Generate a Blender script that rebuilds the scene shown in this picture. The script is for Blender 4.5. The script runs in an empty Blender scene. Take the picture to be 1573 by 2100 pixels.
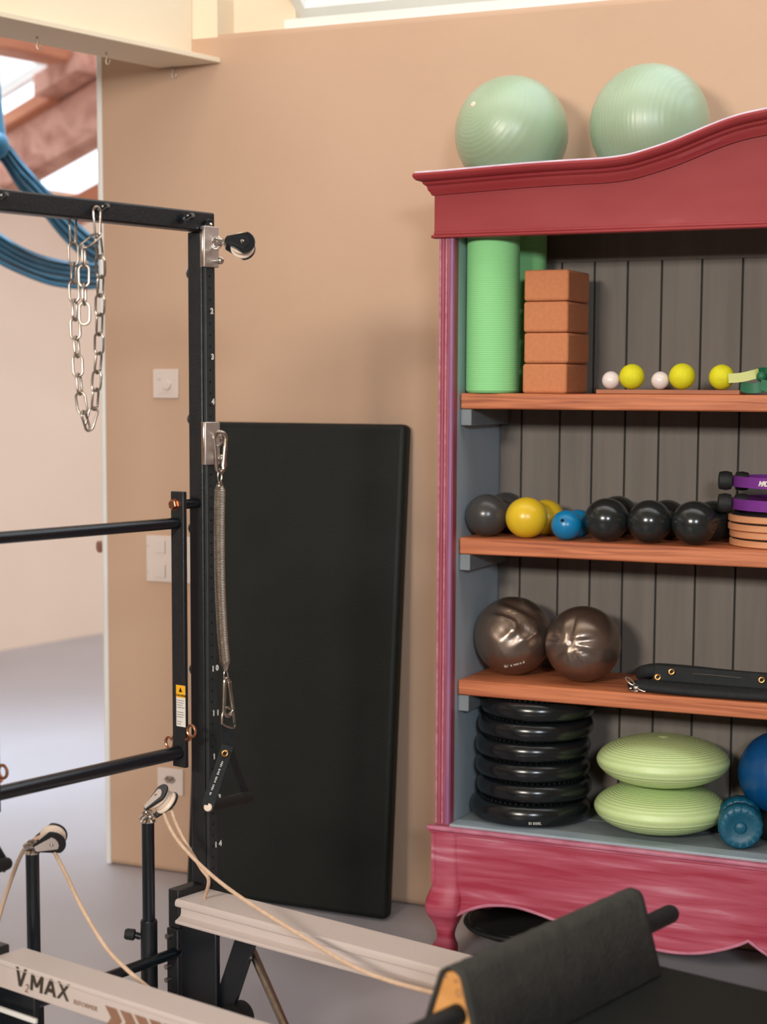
import bpy, bmesh, math, random
from mathutils import Vector, Matrix
random.seed(7)
S = bpy.context.scene
COL = S.collection
R = math.radians

# ------------------------------------------------------------------ camera
H = 1.48
F = 3571.26            # focal length in pixels of the 1573 x 2100 frame
PITCH, ROLL, YAW = R(5.932), R(.2544), R(24.10)
PX0, PY0 = 786.5, 1159.4
_c, _s = math.cos(PITCH), math.sin(PITCH)
_r, _u, _w = Vector((1, 0, 0)), Vector((0, _s, _c)), Vector((0, _c, -_s))
_c, _s = math.cos(ROLL), math.sin(ROLL)
_r, _u = _c * _r + _s * _u, -_s * _r + _c * _u
_Z = Matrix.Rotation(YAW, 3, 'Z')
RT, UP, FW = _Z @ _r, _Z @ _u, _Z @ _w
CAM = Vector((0, 0, H))
cd = bpy.data.cameras.new('camera')
cam = bpy.data.objects.new('camera', cd)
COL.objects.link(cam)
M4 = Matrix((RT, UP, -FW)).transposed().to_4x4()
M4.translation = CAM
cam.matrix_world = M4
cd.sensor_fit = 'VERTICAL'
cd.sensor_height = 36
cd.lens = F / 2100 * 36
cd.shift_y = (PY0 - 1050) / 2100
cd.clip_start = .05
cd.dof.use_dof = True
cd.dof.focus_distance = 4.0
cd.dof.aperture_fstop = 2.6
S.camera = cam

# ------------------------------------------------------------------ light
S.view_settings.view_transform = 'Standard'
S.view_settings.look = 'None'
S.view_settings.gamma = 1
S.view_settings.use_curve_mapping = False
S.view_settings.exposure = 0.0
wd = bpy.data.worlds.new('sky')
S.world = wd
wd.use_nodes = True
bg = wd.node_tree.nodes['Background']
bg.inputs[0].default_value = (.86, .93, 1.0, 1)
bg.inputs[1].default_value = 2.15

def area(name, loc, target, sx, sy, watts, col, spread=180):
    l = bpy.data.lights.new(name, 'AREA')
    l.shape = 'RECTANGLE'
    l.size, l.size_y, l.energy, l.color = sx, sy, watts, col
    l.spread = R(spread)
    o = bpy.data.objects.new(name, l)
    COL.objects.link(o)
    o.location = loc
    o.rotation_euler = (Vector(target) - Vector(loc)).to_track_quat('-Z', 'Y').to_euler()
    return o

# daylight entering at the windows behind the camera and at the roof windows
area('window_light_high', (-1.75, -2.93, 2.78), (-1.5, 4.2, 1.0), 1.3, .60, 49, (1.0, .92, .82), 75)
area('window_light_side', (1.95, -2.93, 2.78), (-1.2, 4.2, 1.0), .9, .60, 30, (.84, .93, 1.0), 75)
area('roof_window_light', (-1.1, 3.55, 3.02), (-1.1, 4.2, 1.2), 3.0, .8, 10, (1.0, .95, .88))
area('loft_roof_light', (-4.15, 5.35, 3.3), (-4.15, 5.4, 0), 1.2, 1.2, 22, (.62, .82, 1.0), 60)

# ------------------------------------------------------------------ helpers
def ray(x, y): return FW + RT * ((x - PX0) / F) - UP * ((y - PY0) / F)
def onz(x, y, z): d = ray(x, y); return CAM + d * ((z - H) / d.z)
def ony(x, y, Y): d = ray(x, y); return CAM + d * (Y / d.y)
def dep(x, y, t): return CAM + ray(x, y) * t
A14 = R(14.34)
TD = Vector((math.sin(A14), math.cos(A14), 0))     # across the reformer, away from the camera
DD = Vector((math.cos(A14), -math.sin(A14), 0))    # along the reformer rails
ZD = Vector((0, 0, 1))
def W(d, t, z): return DD * d + TD * t + ZD * z
def onT(x, y, t): r = ray(x, y); return CAM + r * (t / r.dot(TD))
def onD(x, y, d): r = ray(x, y); return CAM + r * (d / r.dot(DD))
def td(p): return p.dot(DD), p.dot(TD), p.z

def lin(c):
    return tuple((v / 255 / 12.92 if v / 255 <= .04045 else ((v / 255 + .055) / 1.055) ** 2.4) for v in c)

MATS = {}
def mat(name, col, rough=.5, metal=0., col2=None, scale=(4, 4, 4), nscale=1., contrast=(.35, .65), bump=0., bscale=None,
        spec=.5, col3=None, sheen=0., coat=0., trans=0., detail=6, dist=0.):
    if name in MATS: return MATS[name]
    m = bpy.data.materials.new(name)
    m.use_nodes = True
    nt = m.node_tree
    b = nt.nodes['Principled BSDF']
    b.inputs['Roughness'].default_value = rough
    b.inputs['Metallic'].default_value = metal
    b.inputs['Specular IOR Level'].default_value = spec
    if sheen: b.inputs['Sheen Weight'].default_value = sheen
    if coat:
        b.inputs['Coat Weight'].default_value = coat
        b.inputs['Coat Roughness'].default_value = .08
    b.inputs['Base Color'].default_value = (*lin(col), 1)
    if col2 or bump:
        tc = nt.nodes.new('ShaderNodeTexCoord')
        mp = nt.nodes.new('ShaderNodeMapping')
        mp.inputs['Scale'].default_value = scale
        nt.links.new(tc.outputs['Object'], mp.inputs['Vector'])
        nz = nt.nodes.new('ShaderNodeTexNoise')
        nz.inputs['Scale'].default_value = nscale
        nz.inputs['Detail'].default_value = detail
        nz.inputs['Distortion'].default_value = dist
        nt.links.new(mp.outputs[0], nz.inputs['Vector'])
    if col2:
        cr = nt.nodes.new('ShaderNodeValToRGB')
        cr.color_ramp.elements[0].position = contrast[0]
        cr.color_ramp.elements[1].position = contrast[1]
        cr.color_ramp.elements[0].color = (*lin(col), 1)
        cr.color_ramp.elements[1].color = (*lin(col2), 1)
        if col3:
            e = cr.color_ramp.elements.new(min(1, contrast[1] + .15))
            e.color = (*lin(col3), 1)
        nt.links.new(nz.outputs['Fac'], cr.inputs[0])
        nt.links.new(cr.outputs[0], b.inputs['Base Color'])
    if bump:
        bp = nt.nodes.new('ShaderNodeBump')
        bp.inputs['Strength'].default_value = bump
        bp.inputs['Distance'].default_value = .01
        if bscale:
            n2 = nt.nodes.new('ShaderNodeTexNoise')
            n2.inputs['Scale'].default_value = bscale
            n2.inputs['Detail'].default_value = 3
            nt.links.new(tc.outputs['Object'], n2.inputs['Vector'])
            nt.links.new(n2.outputs['Fac'], bp.inputs['Height'])
        else:
            nt.links.new(nz.outputs['Fac'], bp.inputs['Height'])
        nt.links.new(bp.outputs[0], b.inputs['Normal'])
    MATS[name] = m
    return m

def ridged(name, col, rough, axis_scale, wscale, strength, rings=True, direction='Z', spec=.4, col2=None):
    """rubber or plastic with fine turned ridges"""
    if name in MATS: return MATS[name]
    m = mat(name, col, rough, spec=spec)
    nt = m.node_tree
    b = nt.nodes['Principled BSDF']
    tc = nt.nodes.new('ShaderNodeTexCoord')
    mp = nt.nodes.new('ShaderNodeMapping')
    mp.inputs['Scale'].default_value = axis_scale
    nt.links.new(tc.outputs['Object'], mp.inputs[0])
    wv = nt.nodes.new('ShaderNodeTexWave')
    wv.wave_type = 'RINGS' if rings else 'BANDS'
    if rings: wv.rings_direction = direction
    else: wv.bands_direction = direction
    wv.inputs['Scale'].default_value = wscale
    wv.inputs['Distortion'].default_value = .6
    wv.inputs['Detail'].default_value = 2
    nt.links.new(mp.outputs[0], wv.inputs[0])
    bp = nt.nodes.new('ShaderNodeBump')
    bp.inputs['Strength'].default_value = strength
    bp.inputs['Distance'].default_value = .004
    nt.links.new(wv.outputs['Fac'], bp.inputs['Height'])
    nt.links.new(bp.outputs[0], b.inputs['Normal'])
    if col2:
        mx = nt.nodes.new('ShaderNodeMix')
        mx.data_type = 'RGBA'
        mx.inputs[6].default_value = (*lin(col), 1)
        mx.inputs[7].default_value = (*lin(col2), 1)
        nt.links.new(wv.outputs['Fac'], mx.inputs[0])
        nt.links.new(mx.outputs[2], b.inputs['Base Color'])
    return m

def glass(name):
    if name in MATS: return MATS[name]
    m = bpy.data.materials.new(name)
    m.use_nodes = True
    nt = m.node_tree
    nt.nodes.remove(nt.nodes['Principled BSDF'])
    t = nt.nodes.new('ShaderNodeBsdfTransparent')
    g = nt.nodes.new('ShaderNodeBsdfGlossy')
    g.inputs['Roughness'].default_value = .02
    mx = nt.nodes.new('ShaderNodeMixShader')
    mx.inputs[0].default_value = .05
    nt.links.new(t.outputs[0], mx.inputs[1])
    nt.links.new(g.outputs[0], mx.inputs[2])
    nt.links.new(mx.outputs[0], nt.nodes['Material Output'].inputs[0])
    MATS[name] = m
    return m

class MB:
    def __init__(s): s.v, s.f = [], []
    def add(s, vs, fs):
        n = len(s.v)
        s.v += [Vector(v) for v in vs]
        s.f += [tuple(i + n for i in f) for f in fs]
        return s
    def obox(s, c, ax, ay, az):
        c, ax, ay, az = Vector(c), Vector(ax), Vector(ay), Vector(az)
        vs = [c + ax * i + ay * j + az * k for k in (-1, 1) for j in (-1, 1) for i in (-1, 1)]
        fs = [(0, 2, 3, 1), (4, 5, 7, 6), (0, 1, 5, 4), (2, 6, 7, 3), (0, 4, 6, 2), (1, 3, 7, 5)]
        if ax.cross(ay).dot(az) < 0: fs = [f[::-1] for f in fs]
        return s.add(vs, fs)
    def box(s, lo, hi):
        lo, hi = Vector(lo), Vector(hi)
        h = (hi - lo) / 2
        return s.obox((lo + hi) / 2, (h.x, 0, 0), (0, h.y, 0), (0, 0, h.z))
    def tbox(s, d0, d1, t0, t1, z0, z1):
        return s.obox(W((d0 + d1) / 2, (t0 + t1) / 2, (z0 + z1) / 2), DD * (d1 - d0) / 2, TD * (t1 - t0) / 2, ZD * (z1 - z0) / 2)
    def extr(s, poly, vec):
        poly = [Vector(p) for p in poly]
        vec = Vector(vec)
        n = len(poly)
        vs = poly + [p + vec for p in poly]
        nrm = Vector((0, 0, 0))
        for i in range(n): nrm += poly[i].cross(poly[(i + 1) % n])
        fs = [tuple(range(n)), tuple(range(2 * n - 1, n - 1, -1))] + [(i, i + n, (i + 1) % n + n, (i + 1) % n) for i in range(n)]
        if nrm.dot(vec) > 0: fs = [f[::-1] for f in fs]
        return s.add(vs, fs)
    def tube(s, pts, r, n=10, caps=True, closed=False, squash=None):
        pts = [Vector(p) for p in pts]
        m = len(pts)
        rr = r if isinstance(r, (list, tuple)) else [r] * m
        tg = []
        for i in range(m):
            if closed: t = pts[(i + 1) % m] - pts[i - 1]
            else: t = pts[min(i + 1, m - 1)] - pts[max(i - 1, 0)]
            tg.append(t.normalized())
        a = tg[0].orthogonal().normalized()
        if squash: a = (Vector(squash[0]) - tg[0] * tg[0].dot(Vector(squash[0]))).normalized()
        vs, fs = [], []
        for i in range(m):
            a = (a - tg[i] * a.dot(tg[i])).normalized()
            b = tg[i].cross(a)
            k = squash[1] if squash else 1
            for j in range(n):
                q = 2 * math.pi * j / n
                vs.append(pts[i] + (a * math.cos(q) + b * math.sin(q) * k) * rr[i])
        lim = m if closed else m - 1
        off = 0
        if closed:
            best = min(range(n), key=lambda o: (vs[(m - 1) * n] - vs[o]).length)
            off = best
        for i in range(lim):
            for j in range(n):
                i2 = (i + 1) % m
                o = off if (closed and i == m - 1) else 0
                fs.append((i * n + j, i * n + (j + 1) % n, i2 * n + (j + 1 + o) % n, i2 * n + (j + o) % n))
        if caps and not closed:
            fs.append(tuple(range(n - 1, -1, -1)))
            fs.append(tuple(range((m - 1) * n, m * n)))
        return s.add(vs, fs)
    def lathe(s, prof, o, ax, n=24, sy=1.):
        o, ax = Vector(o), Vector(ax).normalized()
        a = ax.orthogonal().normalized()
        b = ax.cross(a)
        vs, fs = [], []
        m = len(prof)
        for (r, h) in prof:
            for j in range(n):
                q = 2 * math.pi * j / n
                vs.append(o + ax * h + (a * math.cos(q) + b * math.sin(q)) * max(r, 1e-5))
        for i in range(m - 1):
            for j in range(n):
                fs.append((i * n + j, i * n + (j + 1) % n, (i + 1) * n + (j + 1) % n, (i + 1) * n + j))
        fs.append(tuple(range(n - 1, -1, -1)))
        fs.append(tuple(range((m - 1) * n, m * n)))
        return s.add(vs, fs)
    def ball(s, c, r, nu=32, nv=18, sz=1., ax=(0, 0, 1)):
        prof = [(r * math.sin(math.pi * i / nv), -r * sz * math.cos(math.pi * i / nv)) for i in range(nv + 1)]
        return s.lathe(prof, c, ax, nu)
    def build(s, name, m, parent=None, smooth=True, bevel=0., segs=2, angle=35, loc=None):
        me = bpy.data.meshes.new(name)
        o = bpy.data.objects.new(name, me)
        COL.objects.link(o)
        if parent is not None:
            off = world_loc(parent)
            o.parent = parent
        elif loc is not None:
            off = Vector(loc)
            o.location = off
        else:
            xs = [v.x for v in s.v]; ys = [v.y for v in s.v]; zs = [v.z for v in s.v]
            off = Vector(((min(xs) + max(xs)) / 2, (min(ys) + max(ys)) / 2, min(zs)))
            o.location = off
        WL[o.name] = off
        me.from_pydata([v - off for v in s.v], [], s.f)
        me.validate()
        if m: me.materials.append(m)
        if smooth:
            me.polygons.foreach_set('use_smooth', [True] * len(me.polygons))
            me.set_sharp_from_angle(angle=R(angle))
        if bevel:
            b = o.modifiers.new('bevel', 'BEVEL')
            b.width, b.segments, b.limit_method = bevel, segs, 'ANGLE'
            b.angle_limit = R(40)
        return o
WL = {}
def world_loc(o): return WL[o.name]
def tag(o, label=None, cat=None, group=None, kind=None):
    if label: o['label'] = label
    if cat: o['category'] = cat
    if group: o['group'] = group
    if kind: o['kind'] = kind
    return o
def thing(name, loc, label, cat, group=None):
    o = bpy.data.objects.new(name, None)
    COL.objects.link(o)
    o.location = loc
    o.empty_display_size = .05
    WL[o.name] = Vector(loc)
    return tag(o, label, cat, group)
def copy_tree(o, parent=None, dloc=(0, 0, 0)):
    c = o.copy()
    COL.objects.link(c)
    c.parent = parent
    if parent is None:
        c.location = o.location + Vector(dloc)
    WL[c.name] = WL[o.name] + Vector(dloc)
    for ch in list(o.children): copy_tree(ch, c, dloc)
    return c
def struct(o): return tag(o, kind='structure')
FONT = {}
def text(name, body, size, origin, right, up, m, parent, bold=0., shear=0., lift=.0006, depth=.0004, spacing=1.):
    c = bpy.data.curves.new(name, 'FONT')
    c.body, c.size, c.shear, c.offset, c.extrude, c.space_character = body, size, shear, bold, depth, spacing
    c.resolution_u = 3
    t = bpy.data.objects.new(name, c)
    COL.objects.link(t)
    dg = bpy.context.evaluated_depsgraph_get()
    me = bpy.data.meshes.new_from_object(t.evaluated_get(dg))
    bpy.data.objects.remove(t)
    right, up = Vector(right).normalized(), Vector(up).normalized()
    nr = right.cross(up)
    off = world_loc(parent)
    for v in me.vertices:
        v.co = Vector(origin) + right * v.co.x + up * v.co.y + nr * (v.co.z + lift) - off
    me.materials.clear()
    me.materials.append(m)
    o = bpy.data.objects.new(name, me)
    COL.objects.link(o)
    o.parent = parent
    WL[o.name] = off
    return o
def ring_pts(c, u, v, ru, rv=None, n=20):
    rv = rv or ru
    return [Vector(c) + Vector(u) * math.cos(2 * math.pi * i / n) * ru + Vector(v) * math.sin(2 * math.pi * i / n) * rv for i in range(n)]
def smooth_path(pts, n=8):
    """Catmull-Rom through the points"""
    pts = [Vector(p) for p in pts]
    P = [pts[0] * 2 - pts[1]] + pts + [pts[-1] * 2 - pts[-2]]
    out = []
    for i in range(1, len(P) - 2):
        for k in range(n):
            t = k / n
            a, b, c, d = P[i - 1], P[i], P[i + 1], P[i + 2]
            out.append(.5 * ((2 * b) + (c - a) * t + (2 * a - 5 * b + 4 * c - d) * t * t + (3 * b - a - 3 * c + d) * t ** 3))
    out.append(pts[-1])
    return out

# ------------------------------------------------------------------ materials
m_wall = mat('wall_plaster', (194, 160, 134), .85, col2=(198, 164, 138), scale=(2, 2, 2), bump=.05, bscale=60)
m_wall2 = mat('loft_plaster', (232, 208, 188), .85, col2=(236, 213, 194), scale=(1, 1, 1))
m_floor = mat('poured_floor', (168, 163, 167), .38, col2=(176, 171, 175), scale=(1, 1, 1), nscale=1.5, bump=.02, bscale=9, spec=.4)
m_ceil = mat('ceiling_paint', (238, 222, 196), .9, col2=(234, 217, 190), scale=(1, 1, 1))
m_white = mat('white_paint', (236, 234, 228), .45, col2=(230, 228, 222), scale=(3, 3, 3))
m_plate = mat('switch_plastic', (222, 206, 196), .4, col2=(218, 202, 192), scale=(9, 9, 9))
m_platem = mat('switch_grey', (150, 132, 122), .5, col2=(140, 122, 112), scale=(9, 9, 9))
m_timber = mat('old_timber', (214, 164, 144), .75, col2=(178, 124, 106), col3=(140, 88, 76), scale=(3, 3, 3), nscale=2.2, contrast=(.42, .66), bump=.25, dist=1.2)
m_timber2 = mat('orange_timber', (206, 140, 104), .7, col2=(178, 108, 80), scale=(2, 2, 8), nscale=1.5, contrast=(.3, .75), bump=.12)
m_paint = mat('red_brushed_paint', (160, 42, 66), .5, col2=(182, 86, 106), col3=(206, 146, 158), scale=(2.2, 6, 26), nscale=1.6, contrast=(.36, .60), bump=.10, dist=.4)
m_paint2 = mat('salmon_red_paint', (144, 44, 48), .55, spec=.3, col2=(152, 56, 58), col3=(166, 78, 78), scale=(2.5, 4, 7), nscale=1.5, contrast=(.35, .7), bump=.05)
m_edge = mat('lilac_worn_edge', (192, 122, 142), .5, col2=(172, 92, 114), scale=(6, 6, 20), nscale=3, contrast=(.35, .65))
m_stile = mat('pink_stile_paint', (164, 84, 94), .5, col2=(146, 64, 76), scale=(20, 20, 3), nscale=2, contrast=(.35, .65))
m_lilac = mat('purple_edge_paint', (136, 84, 126), .5, col2=(152, 98, 132), scale=(20, 20, 3), nscale=2)
m_grey = mat('blue_grey_paint', (166, 180, 190), .6, col2=(172, 185, 194), scale=(5, 5, 1.2), nscale=4, bump=.05)
m_board = mat('grey_board_paint', (102, 94, 86), .7, col2=(112, 103, 94), scale=(18, 18, 1.2), nscale=2, bump=.06)
m_cleat = mat('dark_grey_paint', (116, 124, 128), .65, col2=(124, 131, 134), scale=(5, 5, 5), nscale=4)
m_strip = mat('pale_blue_paint', (156, 170, 178), .55, col2=(146, 160, 168), scale=(3, 6, 6), nscale=3)
m_shelf = mat('orange_shelf_wood', (198, 118, 76), .55, col2=(164, 88, 52), col3=(122, 60, 36), scale=(1.5, 12, 52), nscale=1.7, contrast=(.40, .60), bump=.10, dist=1.1)
m_wood = mat('birch_wood', (222, 160, 92), .5, col2=(206, 142, 76), scale=(4, 4, 14), nscale=2, bump=.04)
m_tray = mat('tray_wood', (176, 108, 72), .6, col2=(158, 92, 60), scale=(2, 10, 20), nscale=2)
m_cork = mat('cork', (198, 126, 84), .85, col2=(192, 119, 77), scale=(60, 60, 60), nscale=1.5, bump=.07)
m_black = mat('black_powder_coat', (26, 28, 30), .42, col2=(32, 33, 34), scale=(40, 40, 40), bump=.12, bscale=220, spec=.45)
m_blackd = mat('black_satin_steel', (18, 22, 26), .34, col2=(22, 26, 30), scale=(9, 9, 9), spec=.5)
m_stripm = mat('grey_black_strip', (44, 47, 47), .5, col2=(50, 53, 52), scale=(30, 30, 30), spec=.4)
m_gloss = mat('black_gloss_tube', (14, 22, 28), .22, col2=(18, 26, 32), scale=(3, 3, 3), spec=.6)
m_rubber = mat('black_rubber', (20, 22, 22), .7, col2=(26, 28, 27), scale=(30, 30, 30), bump=.1, bscale=90)
m_vinyl = mat('black_vinyl', (19, 22, 19), .55, col2=(23, 26, 22), scale=(8, 8, 8), bump=.10, bscale=160, spec=.28)
m_cloth = mat('black_canvas', (56, 55, 50), .9, col2=(64, 62, 56), scale=(30, 30, 30), bump=.35, bscale=120)
m_web = mat('black_webbing', (22, 26, 28), .8, col2=(28, 32, 34), scale=(50, 50, 50), bump=.3, bscale=300)
m_chrome = mat('polished_chrome', (226, 220, 212), .14, 1., col2=(216, 208, 200), scale=(20, 20, 20))
m_steel = mat('zinc_steel', (196, 186, 174), .28, 1., col2=(178, 168, 156), scale=(40, 40, 40), nscale=2)
m_satin = mat('satin_steel', (214, 204, 196), .46, .85, col2=(206, 196, 188), scale=(30, 30, 30))
m_copper = mat('copper_bolt', (206, 150, 116), .3, 1., col2=(190, 132, 100), scale=(60, 60, 60))
m_brass = mat('brass_grommet', (196, 146, 92), .35, 1., col2=(178, 128, 76), scale=(60, 60, 60))
m_alu = mat('champagne_rail', (207, 192, 184), .6, .0, col2=(202, 187, 178), scale=(2, 2, 2), spec=.25)
m_rope = mat('beige_rope', (226, 194, 166), .85, col2=(214, 180, 150), scale=(90, 90, 90), bump=.3, bscale=260)
m_cream = mat('cream_nylon', (238, 216, 196), .45, col2=(232, 208, 186), scale=(20, 20, 20))
m_teal = mat('teal_silk', (12, 98, 126), .6, col2=(7, 74, 100), scale=(3, 3, 3), nscale=2, bump=.1, sheen=.3)
m_ballg = ridged('pale_green_vinyl', (150, 174, 140), .34, (1, 1, 1), 34, .10, True, 'Y')
m_ballg2 = ridged('pale_green_vinyl_turned', (150, 174, 142), .34, (1, 1, 1), 30, .14, False, 'X')
for mm in (m_ballg, m_ballg2):
    b_ = mm.node_tree.nodes['Principled BSDF']
    b_.inputs['Coat Weight'].default_value = 1.0
    b_.inputs['Coat Roughness'].default_value = .5
    b_.inputs['Coat IOR'].default_value = 1.7
m_discg = ridged('lime_green_vinyl', (206, 226, 164), .42, (1, 1, 1), 46, .35, True, 'Z', col2=(190, 214, 142))
b_ = m_discg.node_tree.nodes['Principled BSDF']
b_.inputs['Coat Weight'].default_value = .8
b_.inputs['Coat Roughness'].default_value = .45
m_roller = ridged('green_foam', (146, 216, 146), .8, (1, 1, 1), 60, .25, False, 'Z', col2=(136, 208, 136))
m_yellow = mat('neon_yellow_rubber', (222, 214, 22), .7, col2=(214, 206, 18), scale=(60, 60, 60), bump=.2, bscale=260)
m_wball = mat('white_rubber', (232, 218, 212), .3, col2=(228, 214, 208), scale=(9, 9, 9))
m_gball = mat('dark_grey_gloss', (66, 64, 62), .26, col2=(60, 58, 57), scale=(9, 9, 9))
m_yball = mat('mustard_gloss', (222, 186, 42), .3, col2=(214, 176, 34), scale=(9, 9, 9))
m_bball = mat('cyan_gloss', (10, 120, 170), .3, col2=(8, 110, 158), scale=(9, 9, 9))
m_kball = mat('black_gloss_vinyl', (30, 34, 33), .2, col2=(34, 38, 37), scale=(9, 9, 9), spec=.6)
m_kdisc = mat('black_disc_vinyl', (16, 20, 22), .22, col2=(20, 24, 26), scale=(9, 9, 9), spec=.55)
m_silver = mat('pewter_vinyl', (140, 124, 112), .30, .85, col2=(130, 115, 104), scale=(2.2, 2.2, 2.2), nscale=1.2, dist=2.5, bump=.9, detail=1.5)
m_dteal = mat('petrol_blue_rubber', (8, 84, 108), .42, col2=(6, 76, 98), scale=(30, 30, 30), bump=.08, bscale=60)
m_blue = mat('deep_blue_gloss', (8, 74, 128), .3, col2=(8, 66, 116), scale=(9, 9, 9))
m_dgreen = mat('dark_green_band', (20, 92, 60), .5, col2=(24, 104, 68), scale=(9, 9, 9))
m_lgreen = mat('pale_green_band', (196, 200, 120), .5, col2=(186, 192, 112), scale=(9, 9, 9))
m_purple = mat('purple_steel_band', (120, 50, 140), .4, col2=(110, 44, 130), scale=(9, 9, 9))
m_ply = mat('pale_ply_rim', (214, 150, 108), .6, col2=(202, 138, 96), scale=(6, 6, 40), nscale=2)
m_print = mat('white_print', (226, 222, 214), .6, col2=(220, 216, 208), scale=(20, 20, 20))
m_ink = mat('dark_ink', (58, 50, 38), .6, col2=(64, 56, 44), scale=(20, 20, 20))
m_ink2 = mat('brown_ink', (150, 112, 88), .6, col2=(140, 102, 78), scale=(20, 20, 20))
m_warn = mat('warning_yellow', (240, 178, 30), .6, col2=(236, 172, 24), scale=(20, 20, 20))
m_hole = mat('hole_black', (6, 7, 8), .9, col2=(8, 9, 10), scale=(20, 20, 20))
m_glass = glass('window_glass')

# ------------------------------------------------------------------ the setting
YW = 4.458            # face of the wall behind the cabinet
WX0 = -2.925          # where that wall ends
WTOP = 2.474
LEDGE = 2.39
struct(MB().box((-9.5, -3.2, -.12), (3.0, 12.5, 0)).build('floor', m_floor, smooth=False))
struct(MB().box((WX0, YW, 0), (2.92, YW + .17, WTOP)).build('wall_back', m_wall, bevel=.018, segs=3))
struct(MB().box((2.80, -3.12, 0), (2.92, YW - .002, 4.2)).build('wall_right', m_wall, smooth=False))
struct(MB().box((WX0 - .005, YW - .004, 0), (WX0 + .013, YW + .175, WTOP - .004)).build('trim_18', m_white, bevel=.006, segs=3))  # added white strip: paints the bright highlight along the wall's rounded corner
# the wall behind the camera, with its two windows
def window(n, x0, x1, z0, z1):
    w = struct(MB().box((x0 - .05, -3.06, z0 - .05), (x0, -2.98, z1 + .05)).box((x1, -3.06, z0 - .05), (x1 + .05, -2.98, z1 + .05))
               .box((x0, -3.06, z0 - .05), (x1, -2.98, z0)).box((x0, -3.06, z1), (x1, -2.98, z1 + .05)).build('window_%d' % n, m_white))
    MB().box((x0, -3.03, z0), (x1, -3.02, z1)).build('pane', m_glass, w)
    MB().box((x0 - .08, -2.98, z0 - .075), (x1 + .08, -2.94, z0 - .05)).build('window_sill', m_white, w)
fw = MB()
WIN = [(-2.45, -1.05, 2.45, 3.11), (1.45, 2.45, 2.45, 3.11)]
xs = [-9.5, -2.45, -1.05, 1.45, 2.45, 2.92]
for i in range(5):
    if i in (1, 3):
        z0, z1 = WIN[i // 2][2:]
        fw.box((xs[i], -3.12, 0), (xs[i + 1], -3.0, z0)).box((xs[i], -3.12, z1), (xs[i + 1], -3.0, 4.2))
    else: fw.box((xs[i], -3.12, 0), (xs[i + 1], -3.0, 4.2))
struct(fw.build('wall_front', m_wall, smooth=False))
window(1, *WIN[0]); window(2, *WIN[1])
# flat ceiling, then the slope coming down to the wall top with the long roof window in it
CX0, CX1 = -2.40, 1.30
struct(MB().box((-2.75, -3.12, 3.46), (2.92, 3.02, 3.56)).build('ceiling', m_ceil, smooth=False))
RX0 = -2.322
sl = Vector((0, YW + .16 - 3.02, 2.52 - 3.46)).normalized()
ln = Vector((0, YW + .16 - 3.02, 2.52 - 3.46)).length
nr = Vector((1, 0, 0)).cross(sl); nr = nr if nr.z > 0 else -nr
O0 = Vector((0, 3.02, 3.46))
def slope_pt(x, k, h=0): return Vector((x, 0, 0)) + O0 + sl * (ln * k) + nr * h
def slope_box(mb, x0, x1, k0, k1, h0, h1):
    return mb.obox((slope_pt(x0, k0, h0) + slope_pt(x1, k1, h1)) / 2, (x1 - x0) / 2 * Vector((1, 0, 0)), sl * (ln * (k1 - k0) / 2), nr * ((h1 - h0) / 2))
m = MB(); slope_box(m, RX0, 2.92, 0, .22, 0, .1); slope_box(m, 1.30, 2.92, .22, 1.0, 0, .1)
struct(m.build('ceiling_slope', m_ceil, smooth=False))
win = MB()
slope_box(win, RX0, 1.30, .965, 1.0, -.01, .06); slope_box(win, RX0, 1.30, .22, .25, -.01, .06)
for x in (RX0, -.55, 1.27): slope_box(win, x, x + .03, .25, .965, -.01, .06)
wn = struct(win.build('window_3', m_white, smooth=False))
m = MB(); slope_box(m, RX0 + .03, -.55, .25, .965, .02, .03); m.build('pane', m_glass, wn)
m = MB(); slope_box(m, -.52, 1.27, .25, .965, .02, .03); m.build('pane', m_glass, wn)
# sill on the wall top and the cheek at its left end
struct(MB().box((RX0, YW + .03, WTOP), (1.30, YW + .17, WTOP + .028)).build('trim_1', m_white, smooth=False))
# boxed beam with a ledge under it, coming off the wall towards the camera
LZ = 2.39
P0 = Vector((-2.51, YW, 0))
BD = Vector((-.25, -.968, 0)).normalized()
BN = Vector((-BD.y, BD.x, 0)); BN = BN if BN.x < 0 else -BN   # towards the loft
def beam_pt(s, n, z): return P0 + BD * s + BN * n + ZD * z
def beam_poly(n0, n1, z0, z1, s1):
    def hit(n):            # where the line at offset n meets the wall face
        return BD * ((YW - (P0 + BN * n).y) / BD.y) + P0 + BN * n
    a, b = hit(n0), hit(n1)
    poly = [a + ZD * z0, b + ZD * z0, beam_pt(s1, n1, z0), beam_pt(s1, n0, z0)]
    return MB().extr(poly, ZD * (z1 - z0))
tr = struct(beam_poly(.092, .197, LZ + .016, 4.1, 4.2).build('trim_2', m_ceil, smooth=False))
beam_poly(0, .2, LZ, LZ + .016, 4.2).build('ledge', m_ceil, tr, bevel=.003)
# the part of the beam that goes on over the wall top, and the cheek of the roof window
struct(MB().box((-2.62, YW + .002, WTOP - .01), (-2.522, YW + .17, 3.4)).box((-2.522, YW + .10, WTOP + .002), (RX0, YW + .17, 3.4)).build('trim_3', m_ceil, smooth=False))

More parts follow.
